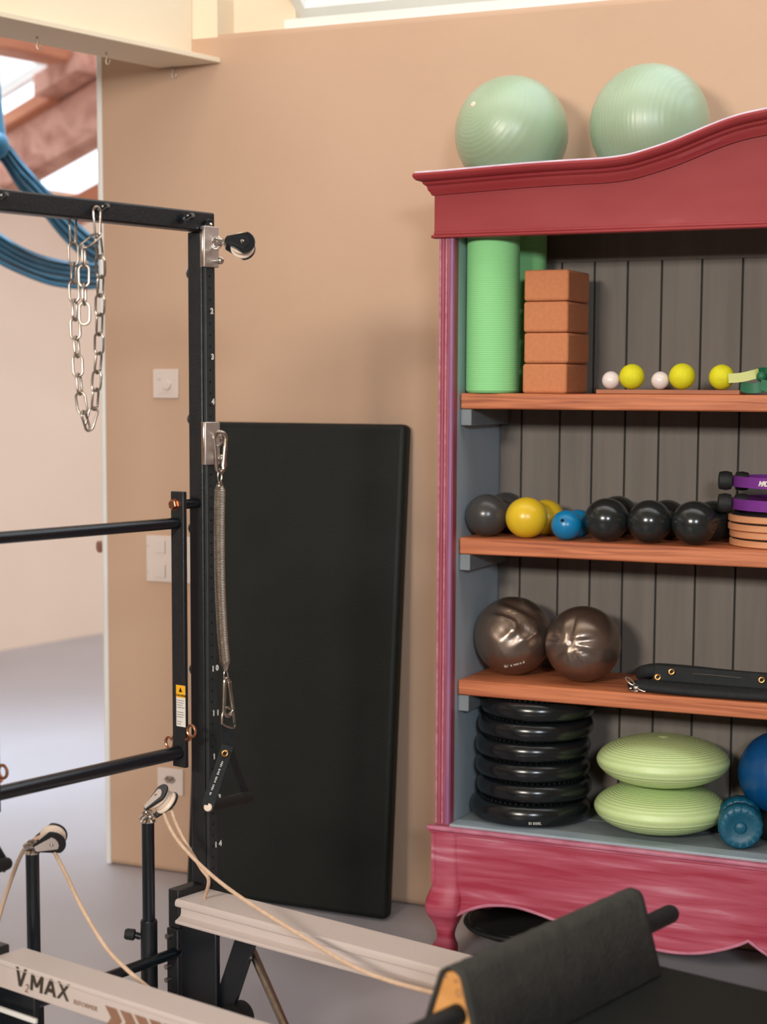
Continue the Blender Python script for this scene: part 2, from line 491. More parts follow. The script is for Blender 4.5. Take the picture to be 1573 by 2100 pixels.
# the loft room seen past the wall
FWD = Vector((.144, .99, 0)).normalized()
FWN = Vector((.99, -.144, 0)).normalized()
FP = Vector((-5.842, 7.856, 0))
def far(s, n, z): return FP + FWD * s + FWN * n + ZD * z
struct(MB().extr([far(-11, 0, 0), far(4.4, 0, 0), far(4.4, -.15, 0), far(-11, -.15, 0)], ZD * 2.56).build('wall_left', m_wall2, smooth=False))
struct(MB().extr([far(3.4, 0, 0), far(3.4, 7.5, 0), far(3.55, 7.5, 0), far(3.55, 0, 0)], ZD * 4.6).build('wall_rear', m_wall2, smooth=False))
SLP = .2913
def roof_z(d): return 2.525 + SLP * (d + 7.613)
def rafter(t, th, z0, z1, d0=-7.75, d1=-3.0):
    m = MB()
    poly = [W(d0, t, roof_z(d0) + z0), W(d1, t, roof_z(d1) + z0), W(d1, t, roof_z(d1) + z1), W(d0, t, roof_z(d0) + z1)]
    return m.extr(poly, TD * th)
k = 4
for t, a, b, mm in ((6.228, 0, .275, m_timber), (6.70, -.13, -.01, m_timber2), (4.6, 0, .275, m_timber), (3.0, 0, .275, m_timber)):
    struct(rafter(t, .16, a, b).build('trim_%d' % k, mm, bevel=.008)); k += 1
# bright batten lying on the near edge of the rafter, packing block and purlin
struct(rafter(6.16, .10, .275, .345, -7.75, -7.12).build('trim_%d' % k, m_timber2, bevel=.004)); k += 1
dblk = -7.05
m = MB(); m.obox(W(-6.98, 6.19, roof_z(-6.98) + .345), (DD + ZD * SLP).normalized() * .17, TD * .12, ZD * .055)
struct(m.build('trim_%d' % k, m_timber, bevel=.006)); k += 1
m = MB().tbox(-7.06, -6.86, 3.0, 9.0, roof_z(-6.96) + .385, roof_z(-6.96) + .60)
struct(m.build('trim_%d' % k, m_timber2, bevel=.01)); k += 1
m = MB().tbox(-6.0, -5.8, 3.0, 9.0, roof_z(-5.9) + .42, roof_z(-5.9) + .62)
struct(m.build('trim_%d' % k, m_timber2, bevel=.01)); k += 1
# glazed roof over the loft: glazing bars and panes
gl = MB()
for t in (2.6, 3.9, 5.2, 6.45, 7.7, 9.0): gl.v and None; rz = rafter(t, .05, .62, .68, -7.9, -4.4); gl.add(rz.v, rz.f)
wr = struct(gl.build('window_4', m_white, smooth=False))
for a, b in ((2.6, 3.9), (3.9, 5.2), (5.2, 6.45), (6.45, 7.7), (7.7, 9.0)):
    rafter(a + .05, b - a - .05, .645, .655, -7.9, -4.4).build('pane', m_glass, wr, smooth=False)
struct(rafter(-4.5, 14.6, .62, .74, -4.4, -2.75).build('ceiling_loft', m_ceil, smooth=False))
struct(rafter(-4.5, 7.1, .62, .74, -7.9, -4.4).build('ceiling_loft_near', m_ceil, smooth=False))

# ------------------------------------------------------------------ the painted cabinet
YC, YB = 4.065, 4.405
XM = -.68
XL, XI = -1.672, -1.632
def mir(x): return 2 * XM - x
Z_BASE, Z_FLOOR, Z_FR = .352, .357, 1.846
cab = thing('display_cabinet', (XM, YC + .19, 0), 'wide antique open cabinet painted pinkish red with a curved cornice and grey inside', 'cabinet')
# side panels
for x0, x1 in ((XL, XI), (mir(XI), mir(XL))):
    MB().box((x0, YC + .03, .10), (x1, YB + .035, 1.97)).build('side_panel', m_grey, cab, smooth=False)
# stiles with beads
for sgn in (1, -1):
    fx = (lambda x: x) if sgn == 1 else mir
    a, b = sorted((fx(XL), fx(XI + .002)))
    st = MB().box((a, YC + .004, Z_BASE), (b, YC + .032, Z_FR)).build('stile', m_stile, cab, bevel=.002)
    for xo, r, mm in ((.004, .0035, m_edge), (.012, .0045, m_stile), (.0205, .003, m_edge), (.0265, .0035, m_stile), (.035, .0065, m_lilac)):
        x = fx(XL + xo)
        MB().tube([(x, YC + .004, Z_BASE + .006), (x, YC + .004, Z_FR)], r, 8).build('bead', mm, st)
# crest line of the cornice (X, Z), mirrored about the middle
YK = 4.015
crest = [ony(px, py, YK) for px, py in ((956, 345.6), (1073, 335.3), (1166, 329), (1231, 325), (1283, 318), (1329, 305), (1376, 289), (1422, 270), (1455, 256), (1492, 242), (1530, 231), (1573, 222))]
crest = [(p.x, p.z) for p in crest]
zl = crest[0][1]
crest = [(XL - .012, zl - .004)] + crest + [(-.80, 2.113), (-.74, 2.119)]
crest = crest + [(XM, 2.121)] + [(mir(x), z) for x, z in crest[::-1]]
crest = [(p.x, p.z) for p in smooth_path([Vector((x, 0, z)) for x, z in crest], 3)]
# frieze board below it
FX0 = XL - .010
fr = [Vector((x, YC - .004, z - .043)) for x, z in crest if FX0 - .001 <= x <= mir(FX0) + .001]
fr = [Vector((FX0, YC - .004, Z_FR + .002))] + [Vector((FX0, YC - .004, fr[0].z))] + fr + [Vector((mir(FX0), YC - .004, fr[-1].z)), Vector((mir(FX0), YC - .004, Z_FR + .002))]
MB().extr(fr, (0, .03, 0)).build('frieze', m_paint2, cab, angle=25)
MB().box((FX0 - .007, YC - .011, Z_FR - .004), (mir(FX0) + .007, YC + .02, Z_FR + .004)).build('bead_moulding', m_paint2, cab, bevel=.003)
MB().box((FX0 - .001, YC - .0065, Z_FR + .004), (mir(FX0) + .001, YC, Z_FR + .012)).build('fillet', m_paint2, cab, bevel=.002)
# cornice profile: (projection, height below the crest)
prof = [(.0, -.050), (.006, -.052), (.008, -.046), (.013, -.040), (.015, -.031), (.022, -.026), (.024, -.021), (.030, -.019), (.036, -.017), (.041, -.012), (.043, -.006), (.041, -.001), (.036, .0), (0, .0)]
def cornice(mb):
    n = len(prof)
    vs, fs = [], []
    xl, xr = FX0, mir(FX0)
    pts = crest
    rows = []
    # left return along the side, corner, crest, corner, right return
    rows.append([Vector((xl - p, YB + .035, pts[0][1] + h)) for p, h in prof])
    rows.append([Vector((xl - p, YC - .004 - p, pts[0][1] + h)) for p, h in prof])
    for x, z in pts:
        if xl + .004 < x < xr - .004:
            rows.append([Vector((x, YC - .004 - p, z + h)) for p, h in prof])
    rows.append([Vector((xr + p, YC - .004 - p, pts[-1][1] + h)) for p, h in prof])
    rows.append([Vector((xr + p, YB + .035, pts[-1][1] + h)) for p, h in prof])
    for i, row in enumerate(rows):
        vs += row
        if i:
            for j in range(n):
                fs.append(((i - 1) * n + j, (i - 1) * n + (j + 1) % n, i * n + (j + 1) % n, i * n + j))
    fs.append(tuple(range(n))[::-1]); fs.append(tuple(range((len(rows) - 1) * n, len(rows) * n)))
    return mb.add(vs, [f[::-1] for f in fs])
cornice(MB()).build('cornice', m_paint2, cab, angle=28)
# thin pale top lip of the cornice
lip = [Vector((x, YC - .042, z + .0005)) for x, z in crest if FX0 - .03 < x < mir(FX0) + .03]
lip = [Vector((FX0 - .038, YC - .042, crest[0][1] + .0005))] + [p for p in lip if FX0 < p.x < mir(FX0)] + [Vector((mir(FX0) + .038, YC - .042, crest[-1][1] + .0005))]
MB().tube([p + Vector((0, .004, .0005)) for p in lip], .0036, 8).build('worn_lip', mat('pale_worn_lip', (216, 200, 212), .5, col2=(200, 176, 196), scale=(8, 8, 8), nscale=3), cab)
MB().box((XL, YC + .026, 1.952), (mir(XL), YB + .035, 1.968)).build('top_board', m_grey, cab, smooth=False)
# back boards, tongue and groove
gx = [XI, -1.569, -1.462, -1.373, -1.284, -1.194, -1.090, -.986]
while gx[-1] < mir(XI) - .12: gx.append(gx[-1] + random.choice((.088, .104, .094, .106)))
gx.append(mir(XI))
MB().box((XI, YB + .010, Z_FLOOR - .02), (mir(XI), YB + .030, 1.952)).build('back_panel', mat('groove_shadow_paint', (58, 58, 54), .9, col2=(62, 62, 58), scale=(9, 9, 9)), cab, smooth=False)
for a, b in zip(gx, gx[1:]):
    MB().box((a + .0022, YB, Z_FLOOR), (b - .0022, YB + .0098, 1.80)).build('board', m_board, cab, bevel=.002)
MB().box((XI, YB - .001, 1.80), (mir(XI), YB + .0098, 1.951)).build('head_rail', m_board, cab, smooth=False)
# shelves on cleats
YS = YC + .05
SH = []
for zt, zb in ((1.459, 1.4195), (1.093, 1.051), (.726, .6865)):
    sh = MB().box((XI + .002, YS, zb), (mir(XI) - .002, YB - .002, zt)).build('shelf', m_shelf, cab, bevel=.004, segs=2)
    SH.append(zt)
    for x0 in (XI + .0005, mir(XI) - .0305):
        MB().box((x0, YS + .004, zb - .042), (x0 + .03, YB - .01, zb - .001)).build('cleat', m_cleat, cab, bevel=.002)
# floor of the cabinet: two boards and the pale front edge
MB().box((XI, YC + .062, Z_FLOOR - .02), (mir(XI), YC + .20, Z_FLOOR)).build('floor_board', m_cleat, cab, bevel=.0015)
MB().box((XI, YC + .203, Z_FLOOR - .02), (mir(XI), YB - .001, Z_FLOOR)).build('floor_board', m_cleat, cab, bevel=.0015)
MB().box((XI, YC + .004, Z_FLOOR - .02), (mir(XI), YC + .059, Z_FLOOR + .001)).build('front_strip', m_strip, cab, bevel=.002)
# base moulding
BX = XL - .012
bm = MB().box((BX - .006, YC - .014, Z_BASE - .012), (mir(BX) + .006, YC + .012, Z_BASE)).build('base_moulding', m_edge, cab, bevel=.005, segs=3)
MB().box((BX, YC - .006, Z_BASE - .020), (mir(BX), YC + .01, Z_BASE - .0125)).build('fillet', m_paint, bm, bevel=.002)
# apron with the scalloped lower edge
low = [(938, 1877), (958, 1868), (985, 1860), (1010, 1857), (1040, 1858), (1065, 1862), (1100, 1873), (1140, 1888), (1200, 1910), (1260, 1928), (1310, 1941), (1365, 1951), (1400, 1955), (1440, 1954.5), (1480, 1948), (1510, 1940), (1535, 1930)]
lw = [ony(px, py, YC) for px, py in low]
lw = smooth_path(lw, 3)
pen = smooth_path([lw[-1], ony(1552, 1943, YC), ony(1573, 1958, YC), Vector((-.77, YC, .108)), Vector((-.72, YC, .092)), Vector((XM, YC, .088))], 3)[1:]
edge = lw + pen
edge = edge + [Vector((mir(p.x), p.y, p.z)) for p in edge[::-1][1:]]
poly = [Vector((BX + .004, YC, Z_BASE - .02)), Vector((BX + .004, YC, .20)), Vector((lw[0].x, YC, lw[0].z + .03))] + edge + [Vector((mir(lw[0].x), YC, lw[0].z + .03)), Vector((mir(BX) - .004, YC, .20)), Vector((mir(BX) - .004, YC, Z_BASE - .02))]
ap = MB().extr(poly, (0, .028, 0)).build('apron', m_paint, cab, angle=25)
MB().tube([p + Vector((0, -.002, .001)) for p in edge], .0045, 8).build('edge_bead', m_edge, ap)
for s in (0, 1):
    x0 = XL if s == 0 else mir(XL) - .02
    MB().box((x0, YC + .03, .16), (x0 + .02, YB + .03, Z_BASE - .005)).build('side_apron', m_paint, cab, smooth=False)
MB().box((XL, YC + .03, Z_FLOOR - .045), (mir(XL), YB + .03, Z_FLOOR - .021)).build('bottom_frame', m_grey, cab, smooth=False)
# cabriole feet: left and right outline read at several heights
ft = [(1704, 883, 938), (1740, 883, 938), (1790, 883, 940), (1812, 882.5, 942), (1828, 876, 944), (1843, 870.5, 944), (1857, 868, 942), (1868, 869.5, 938), (1880, 875, 934), (1890, 880.5, 930), (1900, 886.5, 926.5), (1910, 890.5, 924), (1920, 892.5, 923), (1928, 891.5, 924), (1937, 884, 925), (1946, 880, 926), (1958, 881, 925)]
sec = []
for py, a, b in ft:
    pa, pb = ony(a, py, YC - .01), ony(b, py, YC - .01)
    sec.append((pa.z, pa.x, pb.x))
z_end = sec[-1][0]
sec.append((0.0, sec[-1][1] + .002, sec[-1][2] - .002))
def foot(fx, back):
    mb = MB()
    n = 16
    vs, fs = [], []
    for i, (z, xa, xb) in enumerate(sec):
        cx, hw = (xa + xb) / 2, (xb - xa) / 2
        bulge = max(0, (XL - .006) - xa)
        y0 = (YC - .008 - bulge) if not back else (YB - .05)
        cyy, hy = y0 + hw, hw
        for j in range(n):
            q = 2 * math.pi * j / n
            e = .55
            ux = math.copysign(abs(math.cos(q)) ** e, math.cos(q)); uy = math.copysign(abs(math.sin(q)) ** e, math.sin(q))
            vs.append(Vector((fx(cx + ux * hw), cyy + uy * hy, max(z, 0))))
        if i:
            for j in range(n): fs.append(((i - 1) * n + j, (i - 1) * n + (j + 1) % n, i * n + (j + 1) % n, i * n + j))
    fs.append(tuple(range(n))); fs.append(tuple(range((len(sec) - 1) * n, len(sec) * n))[::-1])
    if fx(1) > fx(0): fs = [f[::-1] for f in fs]
    return mb.add(vs, fs)
foot(lambda x: x, False).build('foot', m_paint, cab, angle=60)
foot(mir, False).build('foot', m_paint, cab, angle=60)
foot(lambda x: x, True).build('foot', m_paint, cab, angle=60)
foot(mir, True).build('foot', m_paint, cab, angle=60)

# ------------------------------------------------------------------ things on the cabinet
def rpx(p, r): return r * (p - CAM).dot(FW) / F
def topball(px, py, r, Y, mm, name, label, plug, group=None):
    c = ony(px, py, Y); rr = rpx(c, r)
    c.z = 1.9685 + rr
    t = thing(name, (c.x, c.y, 1.9685), label, 'ball', group)
    o = MB().ball(Vector((0, 0, 0)), rr, 48, 28, ax=(0, 1, 0)).build('shell', mm, None, angle=60, loc=(0, 0, 0))
    o.parent = t; o.location = (0, 0, rr)
    if plug:
        d = (ony(*plug, Y) - c); d = (d - FW * math.sqrt(max(0, rr * rr - d.length_squared)) ).normalized()
        o.rotation_euler = Vector((0, 1, 0)).rotation_difference(d).to_euler()
        WL['shellplug'] = c
        MB().lathe([(0.0, .003), (.006, .002), (.008, 0), (.008, -.004)][::-1], c + d * (rr), d, 14).build('plug', m_cream, t)
    else:
        o.rotation_euler = (0, 0, R(-20))
    return t
topball(1049, 273, 116.5, 4.24, m_ballg, 'exercise_ball', 'pale green ball with a pale plug on the cabinet top, nearer the mat', (980, 247))
topball(1332, 261, 122.5, 4.24, m_ballg2, 'exercise_ball', 'pale green ball on the cabinet top beside the rising crest', None)

def roller(x, y, r, h, label):
    t = thing('foam_roller', (x, y, SH[0]), label, 'foam roller', 'green foam rollers on the top shelf')
    MB().lathe([(r - .006, 0), (r, .006), (r, h - .006), (r - .006, h)], (x, y, SH[0] + .0005), ZD, 40).build('cylinder', m_roller, t)
    MB().lathe([(r * .45, h - .002), (r * .45, h + .0012)], (x, y, SH[0] + .0005), ZD, 24).build('end_core', m_dgreen, t)
p = ony(1008, 700, 4.165)
roller(p.x + .003, 4.165, .0665, .44, 'tall green foam roller standing in front at the left end of the top shelf')
q = ony(1118, 560, 4.325)
roller(q.x - .066, 4.325, .066, .44, 'green foam roller half hidden behind another roller and the cork blocks')

# cork blocks
yb0 = YS + .022
bx0, bx1 = ony(1072, 680, yb0).x, ony(1163, 680, yb0).x
bdep = .175
lab = ('lowest', 'second from bottom', 'third from bottom', 'topmost')
zz = SH[0] + .0005
for i, hh in enumerate((.0745, .0765, .0770, .0775)):
    dx = (0, .003, .001, .0015)[i]
    o = MB().box((bx0 + dx, yb0, zz), (bx1 + dx, yb0 + bdep, zz + hh - .0012)).build('yoga_block', m_cork, bevel=.007, segs=3)
    tag(o, 'orange brown cork yoga block, %s of the stack of four' % lab[i], 'yoga block', 'stacked cork yoga blocks')
    zz += hh
# tray with small massage balls
ytr = YS + .006
tx0, tx1 = ony(1222, 800, ytr).x, ony(1517, 800, ytr).x
ztr = ony(1300, 796, ytr).z
ztr = SH[0] + .011
tr = MB().box((tx0, ytr, SH[0] + .0005), (tx1, ytr + .075, ztr)).build('wooden_tray', m_tray, bevel=.0015)
tag(tr, 'thin brown wooden tray under small balls on the top shelf', 'tray')
def smallball(px, py, r, Y, z, mm, name, label, cat, group, sz=1., cup=None):
    c = ony(px, py, Y); rr = rpx(c, r); c.z = z + rr * sz + .0004
    o = MB().ball(c, rr, 32, 18, sz).build(name, mm, angle=60)
    return tag(o, label, cat, group)
yt = ytr + .034
smallball(1253, 779, 18.5, yt, ztr, m_wball, 'massage_ball', 'small white ball on the tray, next to the cork blocks', 'ball', 'massage balls on the tray')
smallball(1296, 772, 26, yt, ztr, m_yellow, 'massage_ball', 'neon yellow ball on the tray, between the two white balls', 'ball', 'massage balls on the tray')
smallball(1354, 779, 18.5, yt, ztr, m_wball, 'massage_ball', 'small white ball on the tray, between two yellow balls', 'ball', 'massage balls on the tray')
smallball(1399, 772, 27, yt, ztr, m_yellow, 'massage_ball', 'neon yellow ball in the middle of the three yellow ones on the tray', 'ball', 'massage balls on the tray')
smallball(1480, 772, 26, yt, ztr, m_yellow, 'massage_ball', 'neon yellow ball on the tray, partly behind the green strap', 'ball', 'massage balls on the tray')
# folded green resistance strap
gs = thing('exercise_strap', ony(1560, 806, YS + .04), 'folded dark and light green exercise strap beside the ball tray', 'strap')
def band(pts, w, th, mm, name, parent, up=ZD):
    pts = smooth_path(pts, 6)
    vs, fs = [], []
    for i, p in enumerate(pts):
        t = (pts[min(i + 1, len(pts) - 1)] - pts[max(i - 1, 0)]).normalized()
        u = (Vector(up) - t * t.dot(Vector(up))).normalized(); n = t.cross(u)
        for a, b in ((-1, -1), (1, -1), (1, 1), (-1, 1)): vs.append(p + u * a * w / 2 + n * b * th / 2)
        if i:
            for j in range(4): fs.append(((i - 1) * 4 + j, (i - 1) * 4 + (j + 1) % 4, i * 4 + (j + 1) % 4, i * 4 + j))
    fs.append((3, 2, 1, 0)); e = len(pts) * 4; fs.append((e - 4, e - 3, e - 2, e - 1))
    return MB().add(vs, fs).build(name, mm, parent)
ys = YS + .012
band([ony(1494, 776, ys), ony(1520, 774, ys), ony(1546, 768, ys + .004), ony(1556, 765, ys + .012)], .022, .003, m_lgreen, 'strap_end', gs)
band([ony(1519, 794, ys + .01), ony(1548, 796, ys + .004), ony(1570, 790, ys + .012), ony(1582, 776, ys + .03), ony(1575, 765, ys + .05), ony(1556, 764, ys + .035)], .024, .003, m_dgreen, 'strap_loop', gs)
band([ony(1560, 789, ys + .002), ony(1580, 793, ys + .0), ony(1610, 795, ys + .004), ony(1650, 795, ys + .03)], .026, .004, m_dgreen, 'strap_loop', gs)
MB().ball(ony(1562, 772, ys + .010), .013, 20, 12).build('knot', m_dgreen, gs)

# balls on the middle shelf
G = 'small toning balls on the middle shelf'
def toning(px, py, r, Y, mm, label, plug=None):
    c = ony(px, py, Y); rr = rpx(c, r); z0 = SH[1] + .0004
    c.z = z0 + rr * .965
    t = thing('toning_ball', (c.x, c.y, SH[1]), label, 'ball', G)
    MB().ball(c, rr, 36, 22, .965).build('shell', mm, t, angle=60)
    if plug:
        d = ray(*plug).normalized() * -1
        q = ony(*plug, Y); v = q - c; f = -FW
        v = v - FW * v.dot(FW); d = (v + f * math.sqrt(max(1e-6, rr * rr - v.length_squared))).normalized()
        MB().lathe([(.0045, -.002), (.0045, .0008), (.003, .0015)], c + d * rr * .99, d, 12).build('plug', m_hole, t)
    return t
toning(999, 1053, 45, YS + .058, m_gball, 'dark grey glossy ball in front at the end of the middle shelf', None)
toning(1038, 1046, 43, YS + .185, m_gball, 'dark grey ball behind the front grey ball on the middle shelf')
toning(1080, 1063, 43.5, YS + .056, m_yball, 'mustard yellow glossy ball in front on the middle shelf')
toning(1120, 1056, 38, YS + .165, m_yball, 'mustard yellow ball peeping out behind the front yellow ball')
toning(1162, 1076, 32, YS + .045, m_bball, 'small bright blue ball in front, its dark plug showing', (1150, 1068))
toning(1186, 1068, 30, YS + .13, m_bball, 'small bright blue ball behind the front blue ball')
toning(1244, 1064, 46, YS + .060, m_kball, 'black glossy ball right beside the small blue balls')
toning(1266, 1058, 44, YS + .188, m_kball, 'black ball hidden behind the black ball next to the blue ones')
toning(1332, 1072, 46, YS + .060, m_kball, 'black glossy ball in the middle of the three front black ones')
toning(1368, 1064, 42, YS + .188, m_kball, 'black ball mostly hidden behind the middle black ball')
toning(1424, 1077, 47, YS + .062, m_kball, 'black glossy ball beside the stack of wooden rotating discs')
toning(1462, 1066, 43, YS + .19, m_kball, 'black ball behind the wooden discs and the last front black ball')
# wooden rotation discs
DC = ony(1622, 1110, YS + .165)
rdisc = DC.x - ony(1496, 1100, YS + .165).x
rdisc = .148
zz = SH[1] + .0006
for i in range(2):
    t = thing('rotating_disc', (DC.x + (.0, -.004)[i], DC.y, zz), ('lower' if i == 0 else 'upper') + ' wooden rotating disc of the pair under the purple rings', 'rotating disc', 'wooden rotating discs on the middle shelf')
    cx = DC.x + (.0, -.004)[i]
    for kz, nm in ((0, 'bottom_plate'), (.0205, 'top_plate')):
        MB().lathe([(rdisc - .003, 0), (rdisc, .002), (rdisc, .0145), (rdisc - .003, .0165)], (cx, DC.y, zz + kz), ZD, 56).build(nm, m_ply, t)
    MB().lathe([(rdisc - .006, .0165), (rdisc - .006, .0205)], (cx, DC.y, zz), ZD, 40).build('bearing', m_hole, t)
    MB().lathe([(rdisc - .006, .037), (rdisc - .006, .0376)], (cx, DC.y, zz), ZD, 48).build('grip_pad', m_rubber, t)
    zz += .0380
# purple pilates rings
def pring(cx, cy, z, r, w, tilt, label, words):
    t = thing('pilates_ring', (cx, cy, z), label, 'pilates ring', 'purple pilates rings on the middle shelf')
    rot = Matrix.Rotation(tilt[0], 3, 'X') @ Matrix.Rotation(tilt[1], 3, 'Y')
    c = Vector((cx, cy, z + w / 2))
    n = 64
    vs, fs = [], []
    for i in range(n):
        q = 2 * math.pi * i / n
        d = Vector((math.cos(q), math.sin(q), 0))
        for rr, h in ((r, -w / 2), (r, w / 2), (r - .004, w / 2), (r - .004, -w / 2)): vs.append(c + rot @ (d * rr + ZD * h))
        for j in range(4): fs.append((i * 4 + j, ((i + 1) % n) * 4 + j, ((i + 1) % n) * 4 + (j + 1) % 4, i * 4 + (j + 1) % 4))
    MB().add(vs, fs).build('band', m_purple, t)
    for q0 in (R(196), R(16)):
        for off in (.020, -.020):
            d = rot @ Vector((math.cos(q0), math.sin(q0), 0))
            pc = c + d * (r + off - .002)
            u = rot @ Vector((-math.sin(q0), math.cos(q0), 0))
            MB().lathe([(.014, -.017), (.021, -.015), (.0238, 0), (.021, .015), (.014, .017)], pc, d, 24).build('grip_pad', m_rubber, t)
    if words:
        q = R(-112)
        for k, ch in enumerate(words):
            a = q + k * .052
            d = rot @ Vector((math.cos(a), math.sin(a), 0)); u = rot @ Vector((-math.sin(a), math.cos(a), 0))
            if ch != ' ': text('letter', ch, .017, c + d * r - u * .005 - rot @ ZD * .006, u, rot @ ZD, m_print, t, bold=.0006, shear=.25)
    return t
RC = DC + Vector((.012, .0, 0))
pring(RC.x, RC.y, zz + .0125, .155, .026, (0, 0), 'purple pilates ring lying flat on the wooden discs, under the other ring', None)
pring(RC.x - .005, RC.y, zz + .0635, .150, .026, (R(-1), R(1.0)), 'upper purple pilates ring with pale lettering and black grip pads', 'MAD BO')

# silver balls on the third shelf
def silver(px, py, r, Y, label, plug=None, words=None):
    c = ony(px, py, Y); rr = rpx(c, r); c.z = SH[2] + rr * 1.0 + .0005
    t = thing('soft_ball', (c.x, c.y, SH[2]), label, 'ball', 'pewter balls on the third shelf')
    m0 = MB().ball(Vector((0, 0, 0)), rr, 72, 44)
    if plug: pd = plug
    # creases where the skin is slack, radiating from the plug or crossing the front
    v0 = (ony(*plug[0], Y) - c) if plug else (ony(1062, 1262, Y) - c)
    v0 = v0 - FW * v0.dot(FW)
    d0 = (v0 - FW * math.sqrt(max(1e-6, rr * rr - v0.length_squared))).normalized()
    e1 = d0.cross(ZD).normalized(); e2 = d0.cross(e1)
    for i, v in enumerate(m0.v):
        n = v.normalized()
        ang = math.acos(max(-1, min(1, n.dot(d0))))
        az = math.atan2(n.dot(e2), n.dot(e1))
        fall = math.exp(-(ang / .8) ** 4)
        if plug:
            w = (1 - 2 * abs(math.sin(az * 3.5 + math.sin(az * 2 + 1) * .9)) ** .6) * -min(1, ang / .25)
        else:
            w = (1 - 2 * abs(math.sin(n.dot(e1) * 5 + 2.4 * math.sin(n.dot(e2) * 4 + .7))) ** .7) * .7 + math.sin(n.dot(e2 + e1) * 11 + 2) * .35
        m0.v[i] = v * (1 - fall * .045 + fall * .06 * w)
    for i, v in enumerate(m0.v): m0.v[i] = v + c
    m0.build('shell', m_silver, t, angle=180)
    if plug: MB().lathe([(.0065, -.004), (.0065, .0012), (.004, .002)], c + d0 * rr * .985, d0, 16).build('plug', m_wball, t)
    if words:
        for k, ch in enumerate(words):
            px_, py_ = 1030 + k * 6.2, 1364 - k * .9 - (k * k) * .06
            v = ony(px_, py_, Y) - c; v = v - FW * v.dot(FW)
            d = (v - FW * math.sqrt(max(1e-6, rr * rr - v.length_squared))).normalized()
            u = (RT - d * d.dot(RT)).normalized(); up = d.cross(u)
            u2 = (u * math.cos(R(10)) + up * math.sin(R(10)))
            text('letter', ch, .0105, c + d * (rr * 1.004), u2, d.cross(u2), m_print, t, bold=.0002)
silver(1053, 1288, 80.5, YS + .135, 'pewter coloured soft ball with slack creases, beside the cabinet side', None, 'Diamond')
silver(1196, 1306, 78, YS + .110, 'pewter coloured soft ball with a white plug, beside the black strap', ((1157, 1315),))
# black padded strap with grommets and clips
bs = thing('padded_strap', ony(1440, 1425, YS + .08), 'black padded strap with brass eyelets and metal clips lying on the third shelf', 'strap')
def pad(pts, w, th, name):
    pts = smooth_path(pts, 5)
    vs, fs = [], []
    n = 12
    for i, p in enumerate(pts):
        t = (pts[min(i + 1, len(pts) - 1)] - pts[max(i - 1, 0)]).normalized()
        u = (ZD - t * t.dot(ZD)).normalized(); v = t.cross(u)
        k = .72 if i in (0, len(pts) - 1) else 1
        for j in range(n):
            q = 2 * math.pi * j / n
            vs.append(p + u * math.copysign(abs(math.sin(q)) ** .6, math.sin(q)) * th / 2 * k + v * math.copysign(abs(math.cos(q)) ** .6, math.cos(q)) * w / 2 * k)
        if i:
            for j in range(n): fs.append(((i - 1) * n + j, (i - 1) * n + (j + 1) % n, i * n + (j + 1) % n, i * n + j))
    fs.append(tuple(range(n))[::-1]); fs.append(tuple(range((len(pts) - 1) * n, len(pts) * n)))
    return MB().add(vs, fs).build(name, m_web, bs, angle=60)
yy = YS + .05
z3 = SH[2]
def s3(px, Y, h): p = ony(px, 1400, Y); return Vector((p.x, Y, z3 + h))
pad([s3(1300, yy + .02, .012), s3(1360, yy, .012), s3(1450, yy - .004, .0115), s3(1573, yy, .012), s3(1700, yy + .01, .012)], .085, .022, 'lower_layer')
pad([s3(1318, yy + .10, .022), s3(1335, yy + .075, .040), s3(1400, yy + .07, .042), s3(1500, yy + .07, .038), s3(1620, yy + .07, .036), s3(1720, yy + .07, .03)], .05, .034, 'upper_layer')
fz = MB().obox((s3(1340, yy + .045, .039) + s3(1700, yy + .045, .036)) / 2, (s3(1700, yy + .045, .036) - s3(1340, yy + .045, .039)) / 2, Vector((0, .004, -.002)), Vector((0, .006, .019)))
fz.build('front_flap', m_web, bs, bevel=.003)
for px, h in ((1377, .046), (1562, .042), (1349, .030)):
    c = s3(px, yy + .038, h)
    MB().tube(ring_pts(c + Vector((0, -.001, 0)), (1, 0, 0), Vector((0, .3, .95)).normalized(), .0062, n=18), .0024, 8, closed=True).build('eyelet', m_brass, bs)
MB().tube([s3(1420, yy + .036, .045), s3(1460, yy + .035, .045), s3(1520, yy + .035, .043)], .0012, 6).build('stitching', m_steel, bs)
for a, b in (((1284, .034), (1300, .018)), ((1300, .018), (1325, .004)), ((1290, .006), (1310, .005)), ((1318, .009), (1345, .012))):
    p1, p2 = s3(a[0], yy - .025, a[1]), s3(b[0], yy - .03, b[1])
    mid, dv = (p1 + p2) / 2, (p2 - p1)
    L = dv.length; dv.normalize()
    MB().tube(ring_pts(mid, dv, dv.cross(Vector((0, -.5, .86))).normalized(), L / 2, .0055, n=18), .0018, 8, closed=True).build('clip_ring', m_steel, bs)
MB().lathe([(.004, 0), (.005, .006), (.003, .012)], s3(1300, yy - .03, .010), (1, 0, .2), 12).build('clip_swivel', m_chrome, bs)

